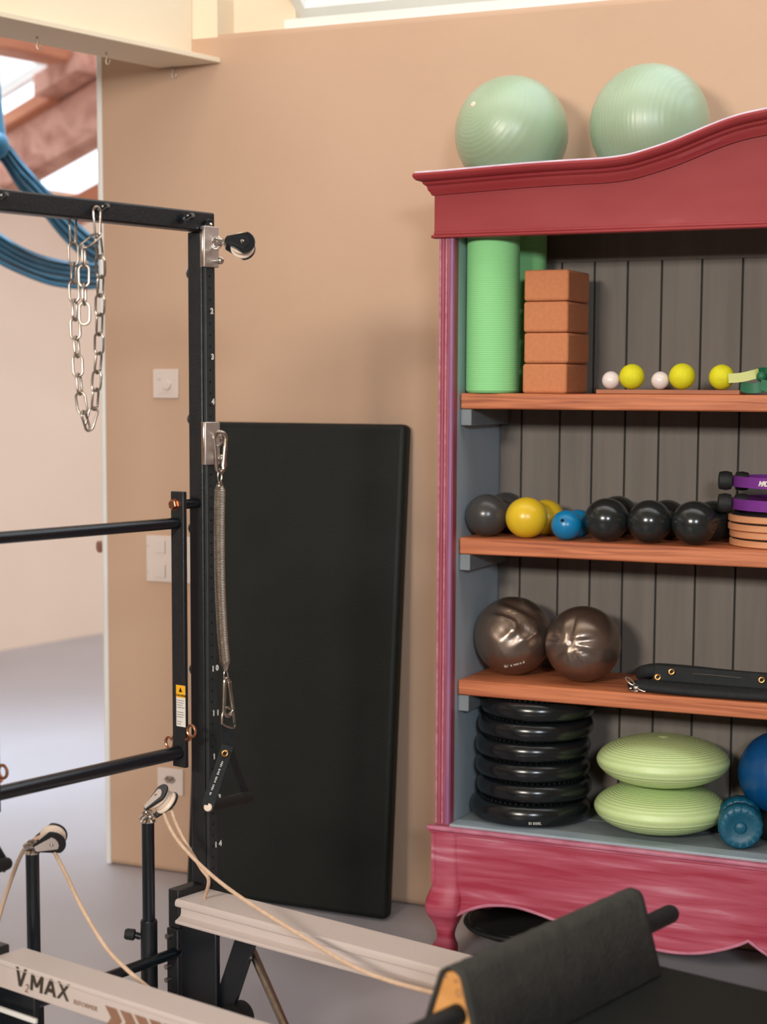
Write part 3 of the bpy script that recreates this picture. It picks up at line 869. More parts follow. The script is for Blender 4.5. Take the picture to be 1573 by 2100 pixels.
# black balance discs
zz = Z_FLOOR + .0015
cpx = ony(1092, 1600, YC + .18)
names = ('lowest', 'second from bottom', 'third from bottom', 'third from top', 'second from top', 'topmost')
for i in range(6):
    r, th = (.157, .058) if i == 0 else (.150, .0515)
    dx, dy = ((-.006, 0), (.004, .004), (.0, .002), (.0, .0), (.006, .004), (.012, .008))[i]
    c = Vector((cpx.x + dx, YC + .181 + dy * .4, zz))
    t = thing('balance_disc', c, 'black inflated balance disc, %s in the dark stack of six' % names[i], 'balance disc', 'black balance discs on the cabinet floor')
    ax = Vector(((.0, .0), (.004, 0), (.0, .0), (0, -.01), (.006, -.03), (.012, -.04))[i][:1] + (((0, 0), (0, .0), (0, 0), (0, -.004), (0, -.010), (0, -.016))[i][1], 1)).normalized()
    pr = [(r * .55, 0.002), (r * .80, .0)]
    for a in range(-80, 90, 16): pr.append((r - th * .36 + math.cos(R(a)) * th * .36, th / 2 + math.sin(R(a)) * th * .47))
    pr += [(r * .80, th * .97), (r * .6, th * .94), (r * .3, th * .93)]
    MB().lathe(pr, c, ax, 56).build('shell', m_kdisc, t, angle=70)
    nb = MB()
    for k in range(54):
        q = 2 * math.pi * k / 54
        for rr in (.82, .70):
            nb.ball(c + ax * (th * .97) + Vector((math.cos(q), math.sin(q), 0)) * r * rr, .0042, 6, 4)
    tag(nb.build('nubs', m_kdisc, t), kind='stuff')
    if i == 0:
        for k, ch in enumerate('SISSEL'):
            a = R(-72) + k * .035
            d = Vector((math.cos(a), math.sin(a), -.35)).normalized(); u = Vector((-math.sin(a), math.cos(a), 0))
            hz = -.012
            rad = r - th * .36 + th * .36 * math.sqrt(max(0, 1 - (hz / (th * .47)) ** 2)) + .0004
            d = Vector((math.cos(a), math.sin(a), -.42)).normalized()
            text('letter', ch, .010, Vector((c.x + math.cos(a) * rad, c.y + math.sin(a) * rad, c.z + th / 2 + hz - .003)), u, d.cross(u), m_print, t, lift=.0012, bold=.0002)
    zz += th + .0018
# green balance discs
zz = Z_FLOOR + .001
for i, (pl, pr_, py) in enumerate(((1212, 1490, 1672), (1213, 1501, 1578))):
    Y = YC + .172 - .006 * i
    a, b = ony(pl, py, Y), ony(pr_, py, Y)
    r = min(.1665, (b.x - a.x) / 2 * .98)
    cx = (a.x + b.x) / 2 + .006
    hh = .061
    t = thing('air_cushion', (cx, Y, zz), ('lower' if i == 0 else 'upper') + ' lime green air cushion of the pair on the cabinet floor', 'air cushion', 'lime green air cushions')
    pr2 = []
    for k in range(33):
        q = -math.pi / 2 + math.pi * k / 32
        pr2.append((r * math.cos(q) ** .86 if math.cos(q) > 1e-6 else 0, hh + hh * math.copysign(abs(math.sin(q)) ** 1.08, math.sin(q))))
    MB().lathe(pr2, (cx, Y, zz), ZD, 64).build('shell', m_discg, t, angle=180)
    MB().lathe([(.012, 2 * hh - .0015), (.012, 2 * hh + .0005), (.009, 2 * hh + .001)], (cx, Y, zz), ZD, 20).build('valve', m_discg, t)
    zz += 2 * hh - .0005
# blue ball and dumbbell
c = ony(1600, 1600, YC + .22); rr = rpx(c, 86)
ball = smallball(1600, 1600, 86, YC + .229, Z_FLOOR + .060, m_blue, 'weighted_ball', 'deep blue glossy ball behind the petrol blue dumbbell', 'ball', None)
ring = MB().tube(ring_pts((ball.location.x, ball.location.y, Z_FLOOR + .0345), (1, 0, 0), (0, 1, 0), .040, n=32), .034, 12, closed=True).build('ball_holder', m_rubber)
tag(ring, 'black ring shaped holder under the deep blue ball', 'ball holder')
def dumbbell(px, py, r, Y, ang, label):
    c = ony(px, py, Y); rr = rpx(c, r); c.z = Z_FLOOR + rr + .001
    ax = Vector((math.sin(ang), math.cos(ang), 0))
    t = thing('dumbbell', (c.x, c.y, Z_FLOOR), label, 'dumbbell')
    for s, nm in ((0, 'head'), (.078, 'head')):
        n = 24
        vs, fs = [], []
        mb = MB().lathe([(rr * .25, -.001), (rr * .28, .003), (rr * .55, .002), (rr * .62, .0), (rr * .88, .0), (rr, .007), (rr, .043), (rr * .9, .05), (rr * .3, .05)], c + ax * s, ax, 48)
        for i, v in enumerate(mb.v):
            d = v - (c + ax * s); h = d.dot(ax); d = d - ax * h
            if d.length > rr * .95:
                a = ax.orthogonal().normalized(); q = math.atan2(d.dot(ax.cross(a)), d.dot(a))
                mb.v[i] = v - d * (.022 * (1 + math.cos(q * 16)))
        mb.build(nm, m_dteal, t, angle=50)
        MB().lathe([(rr * .16, -.006), (rr * .24, -.003), (rr * .26, 0)], c + ax * s, ax, 24).build('boss', m_dteal, t)
    MB().tube([c + ax * .05, c + ax * .065, c + ax * .078], [.014, .016, .014], 16).build('grip', m_dteal, t)
dumbbell(1519, 1692, 46.5, YC + .066, R(-14), 'petrol blue dumbbell lying end-on beside the green air cushions')

# ------------------------------------------------------------------ leaning mat, floor disc, wall plates
MX0, MX1, MT, MH = -2.545, -1.905, .05, 1.372
lean = math.atan2(YW - .004 - (4.282 + MT), MH)
mt = MB().box((MX0, 0, 0), (MX1, MT, MH)).build('padded_mat', m_vinyl, bevel=.016, segs=4, loc=((MX0 + MX1) / 2, MT / 2, 0))
mt.location = ((MX0 + MX1) / 2, 4.282 + MT / 2, math.sin(lean) * MT / 2 + .001)
mt.rotation_euler = (-lean, 0, 0)
tag(mt, 'tall black vinyl padded mat leaning upright against the wall beside the cabinet', 'mat')
c = onz(1075, 1893, .05)
bd = thing('balance_board', (c.x, c.y + .02, 0), 'round black board lying under the cabinet by its front foot', 'balance board')
MB().lathe([(.06, .001), (.10, .012), (.165, .040), (.170, .047), (.168, .052), (.160, .053), (.0, .053)], (c.x, c.y + .02, 0), ZD, 48).build('deck', m_rubber, bd, angle=40)
MB().tube(ring_pts((c.x, c.y + .02, .0535), (1, 0, 0), (0, 1, 0), .155, n=40), .0012, 6, closed=True).build('rim', m_kdisc, bd)

def plate(px0, py0, px1, py1, name, label, cat):
    a, b = ony(px0, py0, YW), ony(px1, py1, YW)
    t = thing(name, ((a.x + b.x) / 2, YW, b.z), label, cat)
    MB().box((a.x, YW - .008, b.z), (b.x, YW + .001, a.z)).build('cover', m_plate, t, bevel=.0025)
    return t, a, b
t, a, b = plate(316, 757, 368, 817, 'thermostat', 'square white wall thermostat with a round dial above the switches', 'thermostat')
cx, cz = (a.x + b.x) / 2, (a.z + b.z) / 2
MB().box((a.x + .015, YW - .0095, b.z + .015), (b.x - .015, YW - .008, a.z - .015)).build('inner_cover', m_plate, t, bevel=.001)
MB().lathe([(.014, 0), (.014, .006), (.012, .008)], (cx + .008, YW - .0095, cz - .004), (0, -1, 0), 24).build('dial', m_plate, t)
text('scale_text', 'I  0', .008, (cx - .026, YW - .0096, cz + .010), (1, 0, 0), ZD, m_platem, t)
text('scale_text', '- - - - -', .007, (cx - .022, YW - .0081, a.z - .014), (1, 0, 0), ZD, m_platem, t)
text('scale_text', '- - - -', .007, (cx - .022, YW - .0081, b.z + .010), (1, 0, 0), ZD, m_platem, t)
t, a, b = plate(302, 1097, 398, 1197, 'light_switch', 'wide white panel of four light switches on the wall', 'light switch')
cx, cz = (a.x + b.x) / 2, (a.z + b.z) / 2
for dx in (-.036, .036):
    for dz in (-.036, .036):
        o = MB().box((cx + dx - .012, YW - .0105, cz + dz - .019), (cx + dx + .022, YW - .008, cz + dz + .019)).build('rocker', m_plate, t, bevel=.001)
        MB().box((cx + dx + .0225, YW - .0092, cz + dz - .019), (cx + dx + .0235, YW - .008, cz + dz + .019)).build('seam', m_platem, t)
text('label_text', '=', .012, (a.x + .004, YW - .0081, cz + .034), (1, 0, 0), ZD, m_platem, t)
text('label_text', '::', .014, (a.x + .004, YW - .0081, cz - .044), (1, 0, 0), ZD, m_platem, t)
t, a, b = plate(325, 1572, 378, 1632, 'power_socket', 'white three hole wall socket near the floor behind the pulley', 'power socket')
cx, cz = (a.x + b.x) / 2, (a.z + b.z) / 2
hexp = [Vector((cx + x, YW - .0082, cz + .006 + z)) for x, z in ((-.021, 0), (-.011, .011), (.011, .011), (.021, 0), (.011, -.011), (-.011, -.011))]
MB().extr(hexp, (0, -.0006, 0)).build('recess', m_platem, t, smooth=False)
for dx, dz in ((-.0095, .004), (.0095, .004), (0, -.001)):
    MB().lathe([(.0028, 0), (.0028, .0012)], (cx + dx, YW - .0086, cz + .006 + dz), (0, -1, 0), 12).build('pin_hole', m_hole, t)
# coat peg at the end of the wall
p = ony(206, 1121, YW + .05)
ax = Vector((-.62, -.78, 0)).normalized()
pg = thing('coat_peg', p, 'round brown wooden peg sticking out at the end of the wall', 'coat peg')
MB().lathe([(.010, -.045), (.010, -.02), (.0165, -.012), (.0185, .0), (.0185, .006), (.016, .009), (.0, .0095)], p, ax, 24).build('knob', mat('walnut_peg', (150, 98, 74), .5, col2=(134, 84, 62), scale=(30, 30, 30)), pg)
MB().lathe([(.014, -.047), (.014, -.044)], p, ax, 16).build('base', m_steel, pg)
# little hooks under the ledge
for i, (px, py) in enumerate(((76, 76), (218, 108), (354, 137))):
    p = onz(px, py, LZ)
    h = thing('screw_hook', p, ('small steel hook under the ledge, farthest from the wall', 'small steel hook under the ledge, in the middle of the three', 'small steel hook under the ledge, closest to the wall')[i], 'hook', 'hooks under the ledge')
    s_ = .00125
    pts = [(0, 0), (0, -6), (-1.5, -10), (-.5, -14), (1.5, -18), (3, -22), (1, -26), (-3, -26), (-5.5, -22)]
    pts = [(0, 0), (0, -5), (1, -9), (.5, -13), (-1, -17), (-1, -21), (2, -25), (6, -24), (8, -20), (8, -17)]
    MB().tube(smooth_path([p + RT * x * s_ + ZD * z * s_ for x, z in pts], 4), .0016, 8).build('shank', m_steel, h)
    MB().lathe([(.004, -.002), (.004, 0)], p, ZD, 12).build('collar', m_steel, h)

# ------------------------------------------------------------------ teal hammock in the loft
hm = thing('aerial_hammock', dep(60, 560, 6.2), 'teal blue silk aerial hammock hanging in folds in the loft', 'hammock')
def cloth(rows, name, folds=5, amp=.02):
    """rows: list of (px, py_top, py_bottom, depth); a folded band of silk through them"""
    rr = smooth_path([Vector((a, b, c)) for a, b, c, d in rows], 6)
    dd = smooth_path([Vector((d, 0, 0)) for a, b, c, d in rows], 6)
    n = 22
    front, vs, fs = [], [], []
    for i, (p, d) in enumerate(zip(rr, dd)):
        for j in range(n + 1):
            k = j / n
            py = p.y + (p.z - p.y) * k
            dp = d.x + amp * math.cos(k * math.pi * 2 * folds + i * .07) + .5 * amp * math.sin(k * 23 + i * .05)
            vs.append(dep(p.x, py, dp))
    m = n + 1
    for i in range(len(rr) - 1):
        for j in range(n): fs.append((i * m + j, i * m + j + 1, (i + 1) * m + j + 1, (i + 1) * m + j))
    o = MB().add(vs, fs).build(name, m_teal, hm, angle=60)
    so = o.modifiers.new('thickness', 'SOLIDIFY'); so.thickness = .012
    return o
cloth([(-10, 272, 300, 6.18), (2, 282, 322, 6.2), (16, 294, 340, 6.2), (45, 330, 385, 6.2), (90, 382, 432, 6.2), (140, 438, 492, 6.22), (200, 488, 540, 6.25), (290, 500, 555, 6.4), (380, 440, 490, 6.5), (430, 330, 372, 6.5), (446, 240, 272, 6.5)], 'upper_swag', 3, .018)
cloth([(-150, 230, 258, 6.16), (-132, 300, 345, 6.14), (-100, 378, 432, 6.1), (-50, 438, 500, 6.1), (0, 478, 535, 6.1), (60, 515, 563, 6.1), (110, 532, 580, 6.12), (160, 540, 587, 6.15), (210, 544, 590, 6.2), (300, 530, 578, 6.4), (390, 460, 508, 6.5), (436, 345, 385, 6.52), (450, 240, 272, 6.52)], 'lower_swag', 4, .022)
MB().ball(dep(-2, 298, 6.16), .036, 24, 14, 1.25).build('knot', m_teal, hm)
MB().ball(dep(-152, 238, 6.16), .034, 24, 14, 1.25).build('knot', m_teal, hm)
MB().ball(dep(448, 250, 6.51), .036, 24, 14, 1.25).build('knot', m_teal, hm)
for a_, d_ in ((-153, 6.16), (450, 6.51)):
    MB().tube(smooth_path([dep(a_, 240, d_), dep(a_ - 4, 120, d_), dep(a_ - 6, -60, d_), dep(a_ - 8, -200, d_)], 5), [.026] * 16, 10).build('hanging_tail', m_teal, hm)
MB().tube(smooth_path([dep(-4, 285, 6.18), dep(-14, 200, 6.2), dep(-22, 40, 6.2), dep(-26, -120, 6.2)], 5), [.03] * 16, 10).build('hanging_tail', m_teal, hm)

# ------------------------------------------------------------------ reformer frame
rf = thing('reformer', W(-1.9, 2.42, 0), 'pilates reformer with champagne metal side rails on a black frame', 'reformer')
TF0, TF1, TN0, TN1 = 2.62, 2.73, 2.12, 2.205
RZ = .36
def rail_profile(t_in, t_out):
    """inner side has the running channel, outer side is plain"""
    w = t_out - t_in
    pts = [(0, 0), (0.004 / w, .0), ]
    inner = [(.06, .0), (.015, -.003), (0, -.009), (.012, -.015), (.06, -.018), (.17, -.019), (.17, -.034), (.15, -.040), (.08, -.0445), (.02, -.047), (0, -.050), (.01, -.054), (.04, -.0555)]
    outer = [(.96, -.0555), (.985, -.054), (.985, -.010), (1.0, -.008), (.995, -.003), (.96, .0)]
    return [(t_in + w * a, RZ + b) for a, b in inner + outer]
D0, D1 = -2.657, -.62
for tin, tout in ((TF0, TF1), (TN1, TN0)):
    MB().extr([W(D0, t, z) for t, z in rail_profile(tin, tout)], DD * (D1 - D0)).build('side_rail', m_alu, rf, angle=30)
rail_n = [o for o in rf.children if o.name.startswith('side_rail')][1]
# lettering on the near rail
LO = lambda px, py: onT(px, py, TN0 - .0005 + .0013 * 0)
tn = TN0 + .00085
def on_rail(px, py): return onT(px, py, tn)
slant = ZD
STROKES = {'V': (((0, 1), (.42, 0)), ((.84, 1), (.42, 0))), 'A': (((0, 0), (.42, 1)), ((.84, 0), (.42, 1)), ((.16, .32), (.68, .32))),
           'M': (((.06, 0), (.06, 1)), ((.06, 1), (.45, .25)), ((.84, 1), (.45, .25)), ((.84, 0), (.84, 1))), 'X': (((0, 0), (.8, 1)), ((.8, 0), (0, 1)))}
def block_letter(ch, o, h, w, weight, shear=.14):
    mb = MB()
    for k, (a, b) in enumerate(STROKES[ch]):
        pts = []
        for x, y, sg in ((a[0], a[1], -1), (a[0], a[1], 1), (b[0], b[1], 1), (b[0], b[1], -1)):
            vert = abs(a[1] - b[1]) > .1
            dx, dz = (sg * weight / 2, 0) if vert else (0, sg * weight / 2)
            pts.append(o + DD * (x * w + y * h * shear + dx) + ZD * (y * h + dz) - TD * (.0004 + .00005 * k))
        mb.extr(pts, -TD * .0003)
    mb.build('lettering', m_ink, rail_n, smooth=False)
block_letter('V', on_rail(33, 2020), .038, .030, .0085)
o = on_rail(50, 2033)
text('lettering', '2', .024, o, DD, ZD, m_ink2, rail_n, shear=.3)
for ch, px, py, w in (('M', 63, 2030, .036), ('A', 93, 2039, .032), ('X', 119, 2047, .034)):
    block_letter(ch, on_rail(px, py), .034, w, .0082)
o = on_rail(151, 2058)
text('lettering', 'REFORMER', .0125, o, DD, ZD, m_ink2, rail_n, shear=.15, spacing=1.1)
for k in range(5):
    o = on_rail(216 + k * 30, 2083 + k * 9.4)
    a = .014
    MB().extr([o + DD * x + ZD * z - TD * .0004 for x, z in ((0, .020), (.030, .020), (.045, .0), (.030, -.020), (0, -.020), (.016, 0))], -TD * .0003).build('arrow_print', m_ink2, rail_n, smooth=False)
# end blocks, legs, cross tube
for t0, t1 in ((2.632, 2.742), (2.06, 2.165)):
    MB().tbox(-2.690, -2.658, t0, t1, .29, .376).build('end_block', m_black, rf, bevel=.003)
    MB().tbox(-2.693, -2.658, t0 - .003, t1 + .002, 0.0, .289).build('end_post', m_black, rf, bevel=.003)
for t0, t1 in ((2.632, 2.646), (2.13, 2.144)):
    MB().tbox(-2.649, -2.545, t0, t1, 0.0, .3035).build('leg', m_blackd, rf, bevel=.003)
    MB().tbox(-.85, -.75, t0, t1, 0.0, .3035).build('leg', m_blackd, rf, bevel=.003)
MB().tube([W(-2.668, 2.14, .232), W(-2.668, 2.72, .236)], .012, 16).build('cross_tube', m_gloss, rf)
for z in (.20, .17): MB().lathe([(.006, 0), (.006, .005)], W(-2.690, 2.628, z), -TD, 10).build('bolt', m_steel, rf)
MB().lathe([(.007, 0), (.007, .006)], W(-2.685, 2.628, .27), -TD, 10).build('bolt', m_steel, rf)
# diagonal strut, spring tube, roller
pts = [onT(px, py, 2.645) for px, py in ((481, 1925), (522, 1932), (478, 2066), (430, 2080))]
MB().extr(pts, TD * .012).build('strut', m_blackd, rf, bevel=.002)
MB().tube([onT(515, 1945, 2.68), onT(600, 2140, 2.60)], .0095, 18).build('spring_tube', m_steel, rf)
p = onT(487, 2086, 2.66)
MB().lathe([(.030, -.02), (.033, -.018), (.033, .018), (.030, .02)], p, TD, 28).build('wheel', m_rubber, rf)
MB().tbox(-2.66, -2.52, 2.11, 2.118, .26, .27).build('spring_clip', m_white, rf, bevel=.002)
# foot platform
MB().tbox(-1.62, -.72, 2.118, 2.752, .372, .424).build('foot_platform', m_vinyl, rf, bevel=.014, segs=3)
MB().tbox(-1.45, -.76, 2.2, 2.63, .30, .371).build('platform_base', m_blackd, rf, bevel=.003)

# padded footbar: foam tube with wooden end plates and a canvas cover
fb = thing('footbar', W(-1.545, 2.42, .40), 'black footbar in a wedge shaped canvas cover with wooden end plates', 'footbar')
FD, FZ = -1.546, .500
MB().tube([W(FD, 1.98, FZ + .0), W(FD, 2.812, FZ), W(FD, 2.820, FZ), W(FD, 2.826, FZ)], [.0175, .0175, .015, .008], 24).build('foam_tube', m_rubber, fb, angle=50)
apx, apz = -1.558, .570
base = [(-1.622, .425), (-1.500, .425)]
def wedge(grow):
    """triangle with a rounded apex in (d, z)"""
    out = [(base[1][0] + grow, base[1][1] - grow * .3)]
    rr = .022 + grow
    cxx, cz = apx, apz - .022
    aR = math.atan2(base[1][1] - cz, base[1][0] - cxx) + math.pi / 2
    aL = math.atan2(base[0][1] - cz, base[0][0] - cxx) - math.pi / 2
    if aL < aR: aL += 2 * math.pi
    for k in range(9):
        q = aR + (aL - aR) * k / 8
        out.append((cxx + math.cos(q) * rr, cz + math.sin(q) * rr))
    out.append((base[0][0] - grow, base[0][1] - grow * .3))
    return out
for t0 in (2.140, 2.672):
    pl = MB().extr([W(d, t0, z) for d, z in wedge(-.004)], TD * .018).build('end_plate', m_wood, fb, bevel=.002)
    if t0 < 2.2:
        for d, z in ((apx - .012, .556), (apx + .008, .553), (-1.600, .445), (-1.535, .445)):
            MB().lathe([(.0028, 0), (.0028, .0008)], W(d, t0, z), -TD, 10).build('staple_hole', m_ink2, pl)
        MB().tube(ring_pts(W(FD + .002, t0 - .0005, .535), DD, ZD, .0055, n=16), .001, 6, closed=True).build('stamp', m_ink2, pl)
m = MB()
W0, W1 = wedge(0), wedge(-.004)
vs, fs = [], []
rings = []
NS = 40
for i in range(NS + 1):
    t = 2.136 + (2.694 - 2.136) * i / NS
    rings.append([W(d + (random.uniform(-1, 1) * .0009 if 0 < j < 10 else 0), t, z + random.uniform(-1, 1) * .0009) for j, (d, z) in enumerate(W0)])
n = len(W0)
for i, rg in enumerate(rings):
    vs += rg
    if i:
        for j in range(n - 1): fs.append(((i - 1) * n + j, (i - 1) * n + j + 1, i * n + j + 1, i * n + j))
o = m.add(vs, fs).build('canvas_cover', m_cloth, fb, angle=50)
so = o.modifiers.new('thickness', 'SOLIDIFY'); so.thickness = .005; so.offset = -1
# overlapping seam running along the apex
sm = []
for i in range(60):
    t = 2.138 + (2.692 - 2.138) * i / 59
    q = R(38 + 9 * math.sin(i * .55) + 6 * math.sin(i * 1.7))
    sm.append(W(apx + math.cos(q) * .0232, t, apz - .022 + math.sin(q) * .0232))
MB().tube(sm, .0020, 6).build('seam', m_cloth, fb)
# ------------------------------------------------------------------ tower
tw = thing('tower_frame', W(-2.66, 2.42, 0), 'tall black steel tower frame standing over the reformer end', 'tower frame')
PD0, PD1 = -2.684, -2.642
PT0, PT1 = 2.700, 2.742
ZT = 1.844
def post(t0, t1, nm='post'):
    MB().tbox(PD0, PD1, t0, t1, .3765, 1.802).build(nm, m_black, tw, bevel=.003)
post(PT0, PT1); post(2.005, 2.047)
MB().tbox(PD0, PD1, 2.005, 2.742, 1.803, ZT).build('crossbar', m_black, tw, bevel=.004)
def strip(t0, t1, side):
    st = MB().tbox(PD1 + .0002, PD1 + .0095, t0, t1, .385, 1.802).build('hole_strip', m_stripm, tw, bevel=.0015)
    c = W(PD1 + .0045, (t0 + t1) / 2, 1.802)
    arch = [W(PD1 + .0002, t, z) for t, z in [(t0, 1.802)] + [((t0 + t1) / 2 - math.cos(R(a)) * (t1 - t0) / 2, 1.815 + math.sin(R(a)) * (t1 - t0) / 2) for a in range(0, 181, 20)] + [(t1, 1.802)]]
    MB().extr(arch, DD * .0093).build('strip_end', m_blackd, tw, bevel=.001)
    MB().lathe([(.0055, 0), (.0055, .003), (.003, .0045)], W(PD1 + .0095, (t0 + t1) / 2, 1.815), DD, 14).build('bolt', m_chrome, tw)
    hm_ = MB()
    z = 1.7
    k = 0
    for i in range(54):
        z = 1.745 - i * .0249
        if z < .40: break
        if i % 4 == 3 + 0 and False: continue
        hm_.lathe([(.0028, 0), (.0028, .0006)], W(PD1 + .0094, (t0 + t1) / 2 - .002, z - .012), DD, 10)
    tag(hm_.build('adjustment_holes', m_hole, st), kind='stuff')
    return st
S0, S1 = 2.7035, 2.7305
stf = strip(S0, S1, 0)
strip(2.0085, 2.0355, 1)
for body, px, py in (('2', 434.5, 643), ('3', 436, 737), ('4', 437, 829), ('1', 437, 1377), ('0', 445.5, 1375), ('1', 438.5, 1468), ('1', 447, 1467), ('1', 439.5, 1557), ('1', 440.5, 1642), ('3', 450.5, 1640), ('1', 443, 1738), ('4', 452, 1735)):
    p = onD(px - 3, py, PD1 + .0096)
    text('number', body, .0165, p, TD, ZD, m_print, stf, bold=.0007)
# black end knobs on the far side of the posts
for z in (1.716, 1.403, 1.165, .853, .44):
    for t in (2.721, 2.026):
        MB().lathe([(.009, 0), (.014, .002), (.016, .007), (.012, .014), (.004, .017)], W(PD0, t, z), -DD, 16).build('end_knob', m_gloss, tw)
# eye bolts on the crossbar
def eyebolt(p, ax, side, r=.0115, w=.0036, parent=tw, mm=None, sh=.012):
    mm = mm or m_gloss
    e = MB().tube([p, p + ax * sh], .0045, 10).build('eye_bolt', mm, parent)
    MB().tube(ring_pts(p + ax * (sh + r), ax, side, r, n=22), w, 10, closed=True).build('eye', mm, e)
    MB().lathe([(.010, 0), (.010, .003)], p, ax, 14).build('washer', mm, e)
for t in (2.638, 2.400, 2.146):
    eyebolt(W(PD1, t, 1.824), DD, (TD * .75 + ZD * .65).normalized())
    eyebolt(W(PD0, t, 1.824), -DD, (TD * .75 + ZD * .65).normalized())

# chrome slide brackets
def bracket(t0, t1, z0, z1, label, grp):
    b = thing('slide_bracket', W(PD1 + .01, (t0 + t1) / 2, z0), label, 'bracket', grp)
    MB().tbox(PD1 + .0098, PD1 + .0150, t0 - .0095, t1 + .008, z0, z1).build('plate', m_satin, b, bevel=.0015)
    MB().tbox(PD1 + .001, PD1 + .0097, t0 - .0095, t0 - .001, z0, z1).build('cheek', m_chrome, b, bevel=.0015)
    MB().tbox(PD1 + .001, PD1 + .0097, t1 + .001, t1 + .008, z0, z1).build('cheek', m_chrome, b, bevel=.0015)
    MB().tube([W(PD1 + .015, t1 - .006, z0 + .014), W(PD1 + .030, t1 - .006, z0 + .014)], .0045, 12).build('pin', m_chrome, b)
    MB().ball(W(PD1 + .032, t1 - .006, z0 + .014), .0082, 18, 12).build('pin_knob', m_chrome, b)
    MB().tube(ring_pts(W(PD1 + .026, (t0 + t1) / 2 + .003, (z0 + z1) / 2 + .008), DD, ZD, .0125, n=24), .003, 10, closed=True).build('eye', m_chrome, b)
    return b
GB = 'chrome slide brackets on the tower'
b1 = bracket(S0, S1, 1.727, 1.813, 'chrome slide bracket at the tower top holding the upper pulley', GB)
b2 = bracket(S0, S1, 1.306, 1.398, 'chrome slide bracket above the long spring, level with the mat top', GB)
DT = TD * -.695
n1 = copy_tree(b1, None, DT); n1['label'] = 'chrome slide bracket at the tower top, at the left picture edge'
n2 = copy_tree(b2, None, DT); n2['label'] = 'chrome slide bracket of the other tower post, at the left picture edge'

# pulleys
def pulley(o, d, nrm, size, label, cheek_mat, plate_mat=None, coil=True, grp='pulleys', wheel_off=0.):
    """o: swivel end, d: towards the wheel, nrm: wheel axle"""
    d = Vector(d).normalized(); nrm = Vector(nrm); nrm = (nrm - d * nrm.dot(d)).normalized()
    s = d.cross(nrm)
    t = thing('pulley', o, label, 'pulley', grp)
    k = size
    c = o + d * (k * 1.05)
    half = k * .30
    out = [(-.15, -.30), (.25, -.52), (.75, -.60)]
    for sg in (1, -1):
        poly = []
        for q in range(-75, 76, 15): poly.append(c + (d * math.cos(R(q)) + s * math.sin(R(q))) * k * .69)
        poly += [o + d * k * .18 + s * k * .22, o + d * k * .10, o + d * k * .18 - s * k * .22]
        poly = [p + nrm * sg * half for p in poly]
        ck = MB().extr(poly, nrm * sg * k * .09).build('cheek', cheek_mat, t, bevel=k * .03, angle=30)
        if plate_mat:
            pl = []
            for q in range(-60, 61, 30): pl.append(c + (d * math.cos(R(q)) * .8 + s * math.sin(R(q))) * k * .42)
            pl += [o + d * k * .2 + s * k * .14, o + d * k * .2 - s * k * .14]
            MB().extr([p + nrm * sg * (half + k * .09) for p in pl], nrm * sg * k * .05).build('side_plate', plate_mat, ck, bevel=k * .01)
        MB().lathe([(k * .09, 0), (k * .09, k * .10), (k * .05, k * .13)], c + nrm * sg * (half + k * .09), nrm * sg, 12).build('axle_pin', m_chrome, ck)
    MB().lathe([(k * .63, -half * .92), (k * .63, -half * .7), (k * .55, -half * .35), (k * .55, half * .35), (k * .63, half * .7), (k * .63, half * .92)], c, nrm, 36).build('wheel', m_cream, t, angle=30)
    MB().tube(ring_pts(o + d * k * .02, d, nrm, k * .17, n=20), k * .045, 8, closed=True).build('swivel_ring', m_chrome, t)
    MB().tube([o + d * k * .16 - nrm * half * .9, o + d * k * .16 + nrm * half * .9], k * .10, 12).build('neck', m_chrome, t)
    if coil:
        pts = []
        for i in range(61):
            a = i * .62
            pts.append(o - d * k * .42 * (1 - i / 60) + (nrm * math.cos(a) + s * math.sin(a)) * k * .20)
        MB().tube(pts, k * .03, 6).build('swivel_spring', m_chrome, t)
    return t, c, nrm, s
o = onD(457, 497, PD1 + .045)
pulley(o, RT * .98 - UP * .16, -FW * .80 - RT * .28 + UP * .34, .040, 'black pulley with a white wheel at the top of the tower', m_gloss, m_blackd)
o2 = o + DT
pulley(o2, RT * .98 - UP * .16, -FW * .80 - RT * .28 + UP * .34, .040, 'black pulley with a white wheel at the left picture edge', m_gloss, m_blackd)

# pulley risers
def riser(d, t, ztop, label, collar_z, rail_t):
    p = thing('pulley_riser', W(d, t, 0), label, 'riser post', 'pulley riser posts')
    MB().tube([W(d, t, .10), W(d, t, ztop)], .0138, 24).build('pole', m_gloss, p)
    MB().lathe([(.0185, 0), (.0185, collar_z - .004), (.0175, collar_z)], W(d, t, 0), ZD, 28).build('sleeve', m_blackd, p)
    kb = MB().tube([W(d, t, collar_z - .038) - RT * .018, W(d, t, collar_z - .034) - RT * .030], .0075, 14).build('clamp_screw', m_blackd, p)
    MB().lathe([(.009, 0), (.0125, .002), (.0125, .018), (.010, .023), (.0, .024)], W(d, t, collar_z - .034) - RT * .030, -RT + UP * .12, 16).build('clamp_knob', m_rubber, kb)
    MB().lathe([(.016, -.003), (.017, .0), (.014, .004)], W(d, t, ztop), ZD, 20).build('top_cap', m_chrome, p)
    e = MB().tube(ring_pts(W(d, t, ztop + .013), RT, ZD, .010, n=20), .0032, 8, closed=True).build('eye', m_chrome, p)
    return p
riser(-2.70, 2.583, .536, 'black riser post with a side knob, in front of the wall socket', .315, 0)
riser(-2.70, 2.261, .535, 'black riser post nearer the camera, behind the lettered rail', .30, 0)
ob = W(-2.70, 2.583, .543)
pb, cb, nb_, sb_ = pulley(ob + UP * .006, RT * .70 + UP * .70 - FW * .05, -RT * .66 + UP * .58 - FW * .42, .044, 'pale sided pulley on the riser post in front of the wall socket', m_blackd, m_alu)
oa = W(-2.70, 2.261, .544)
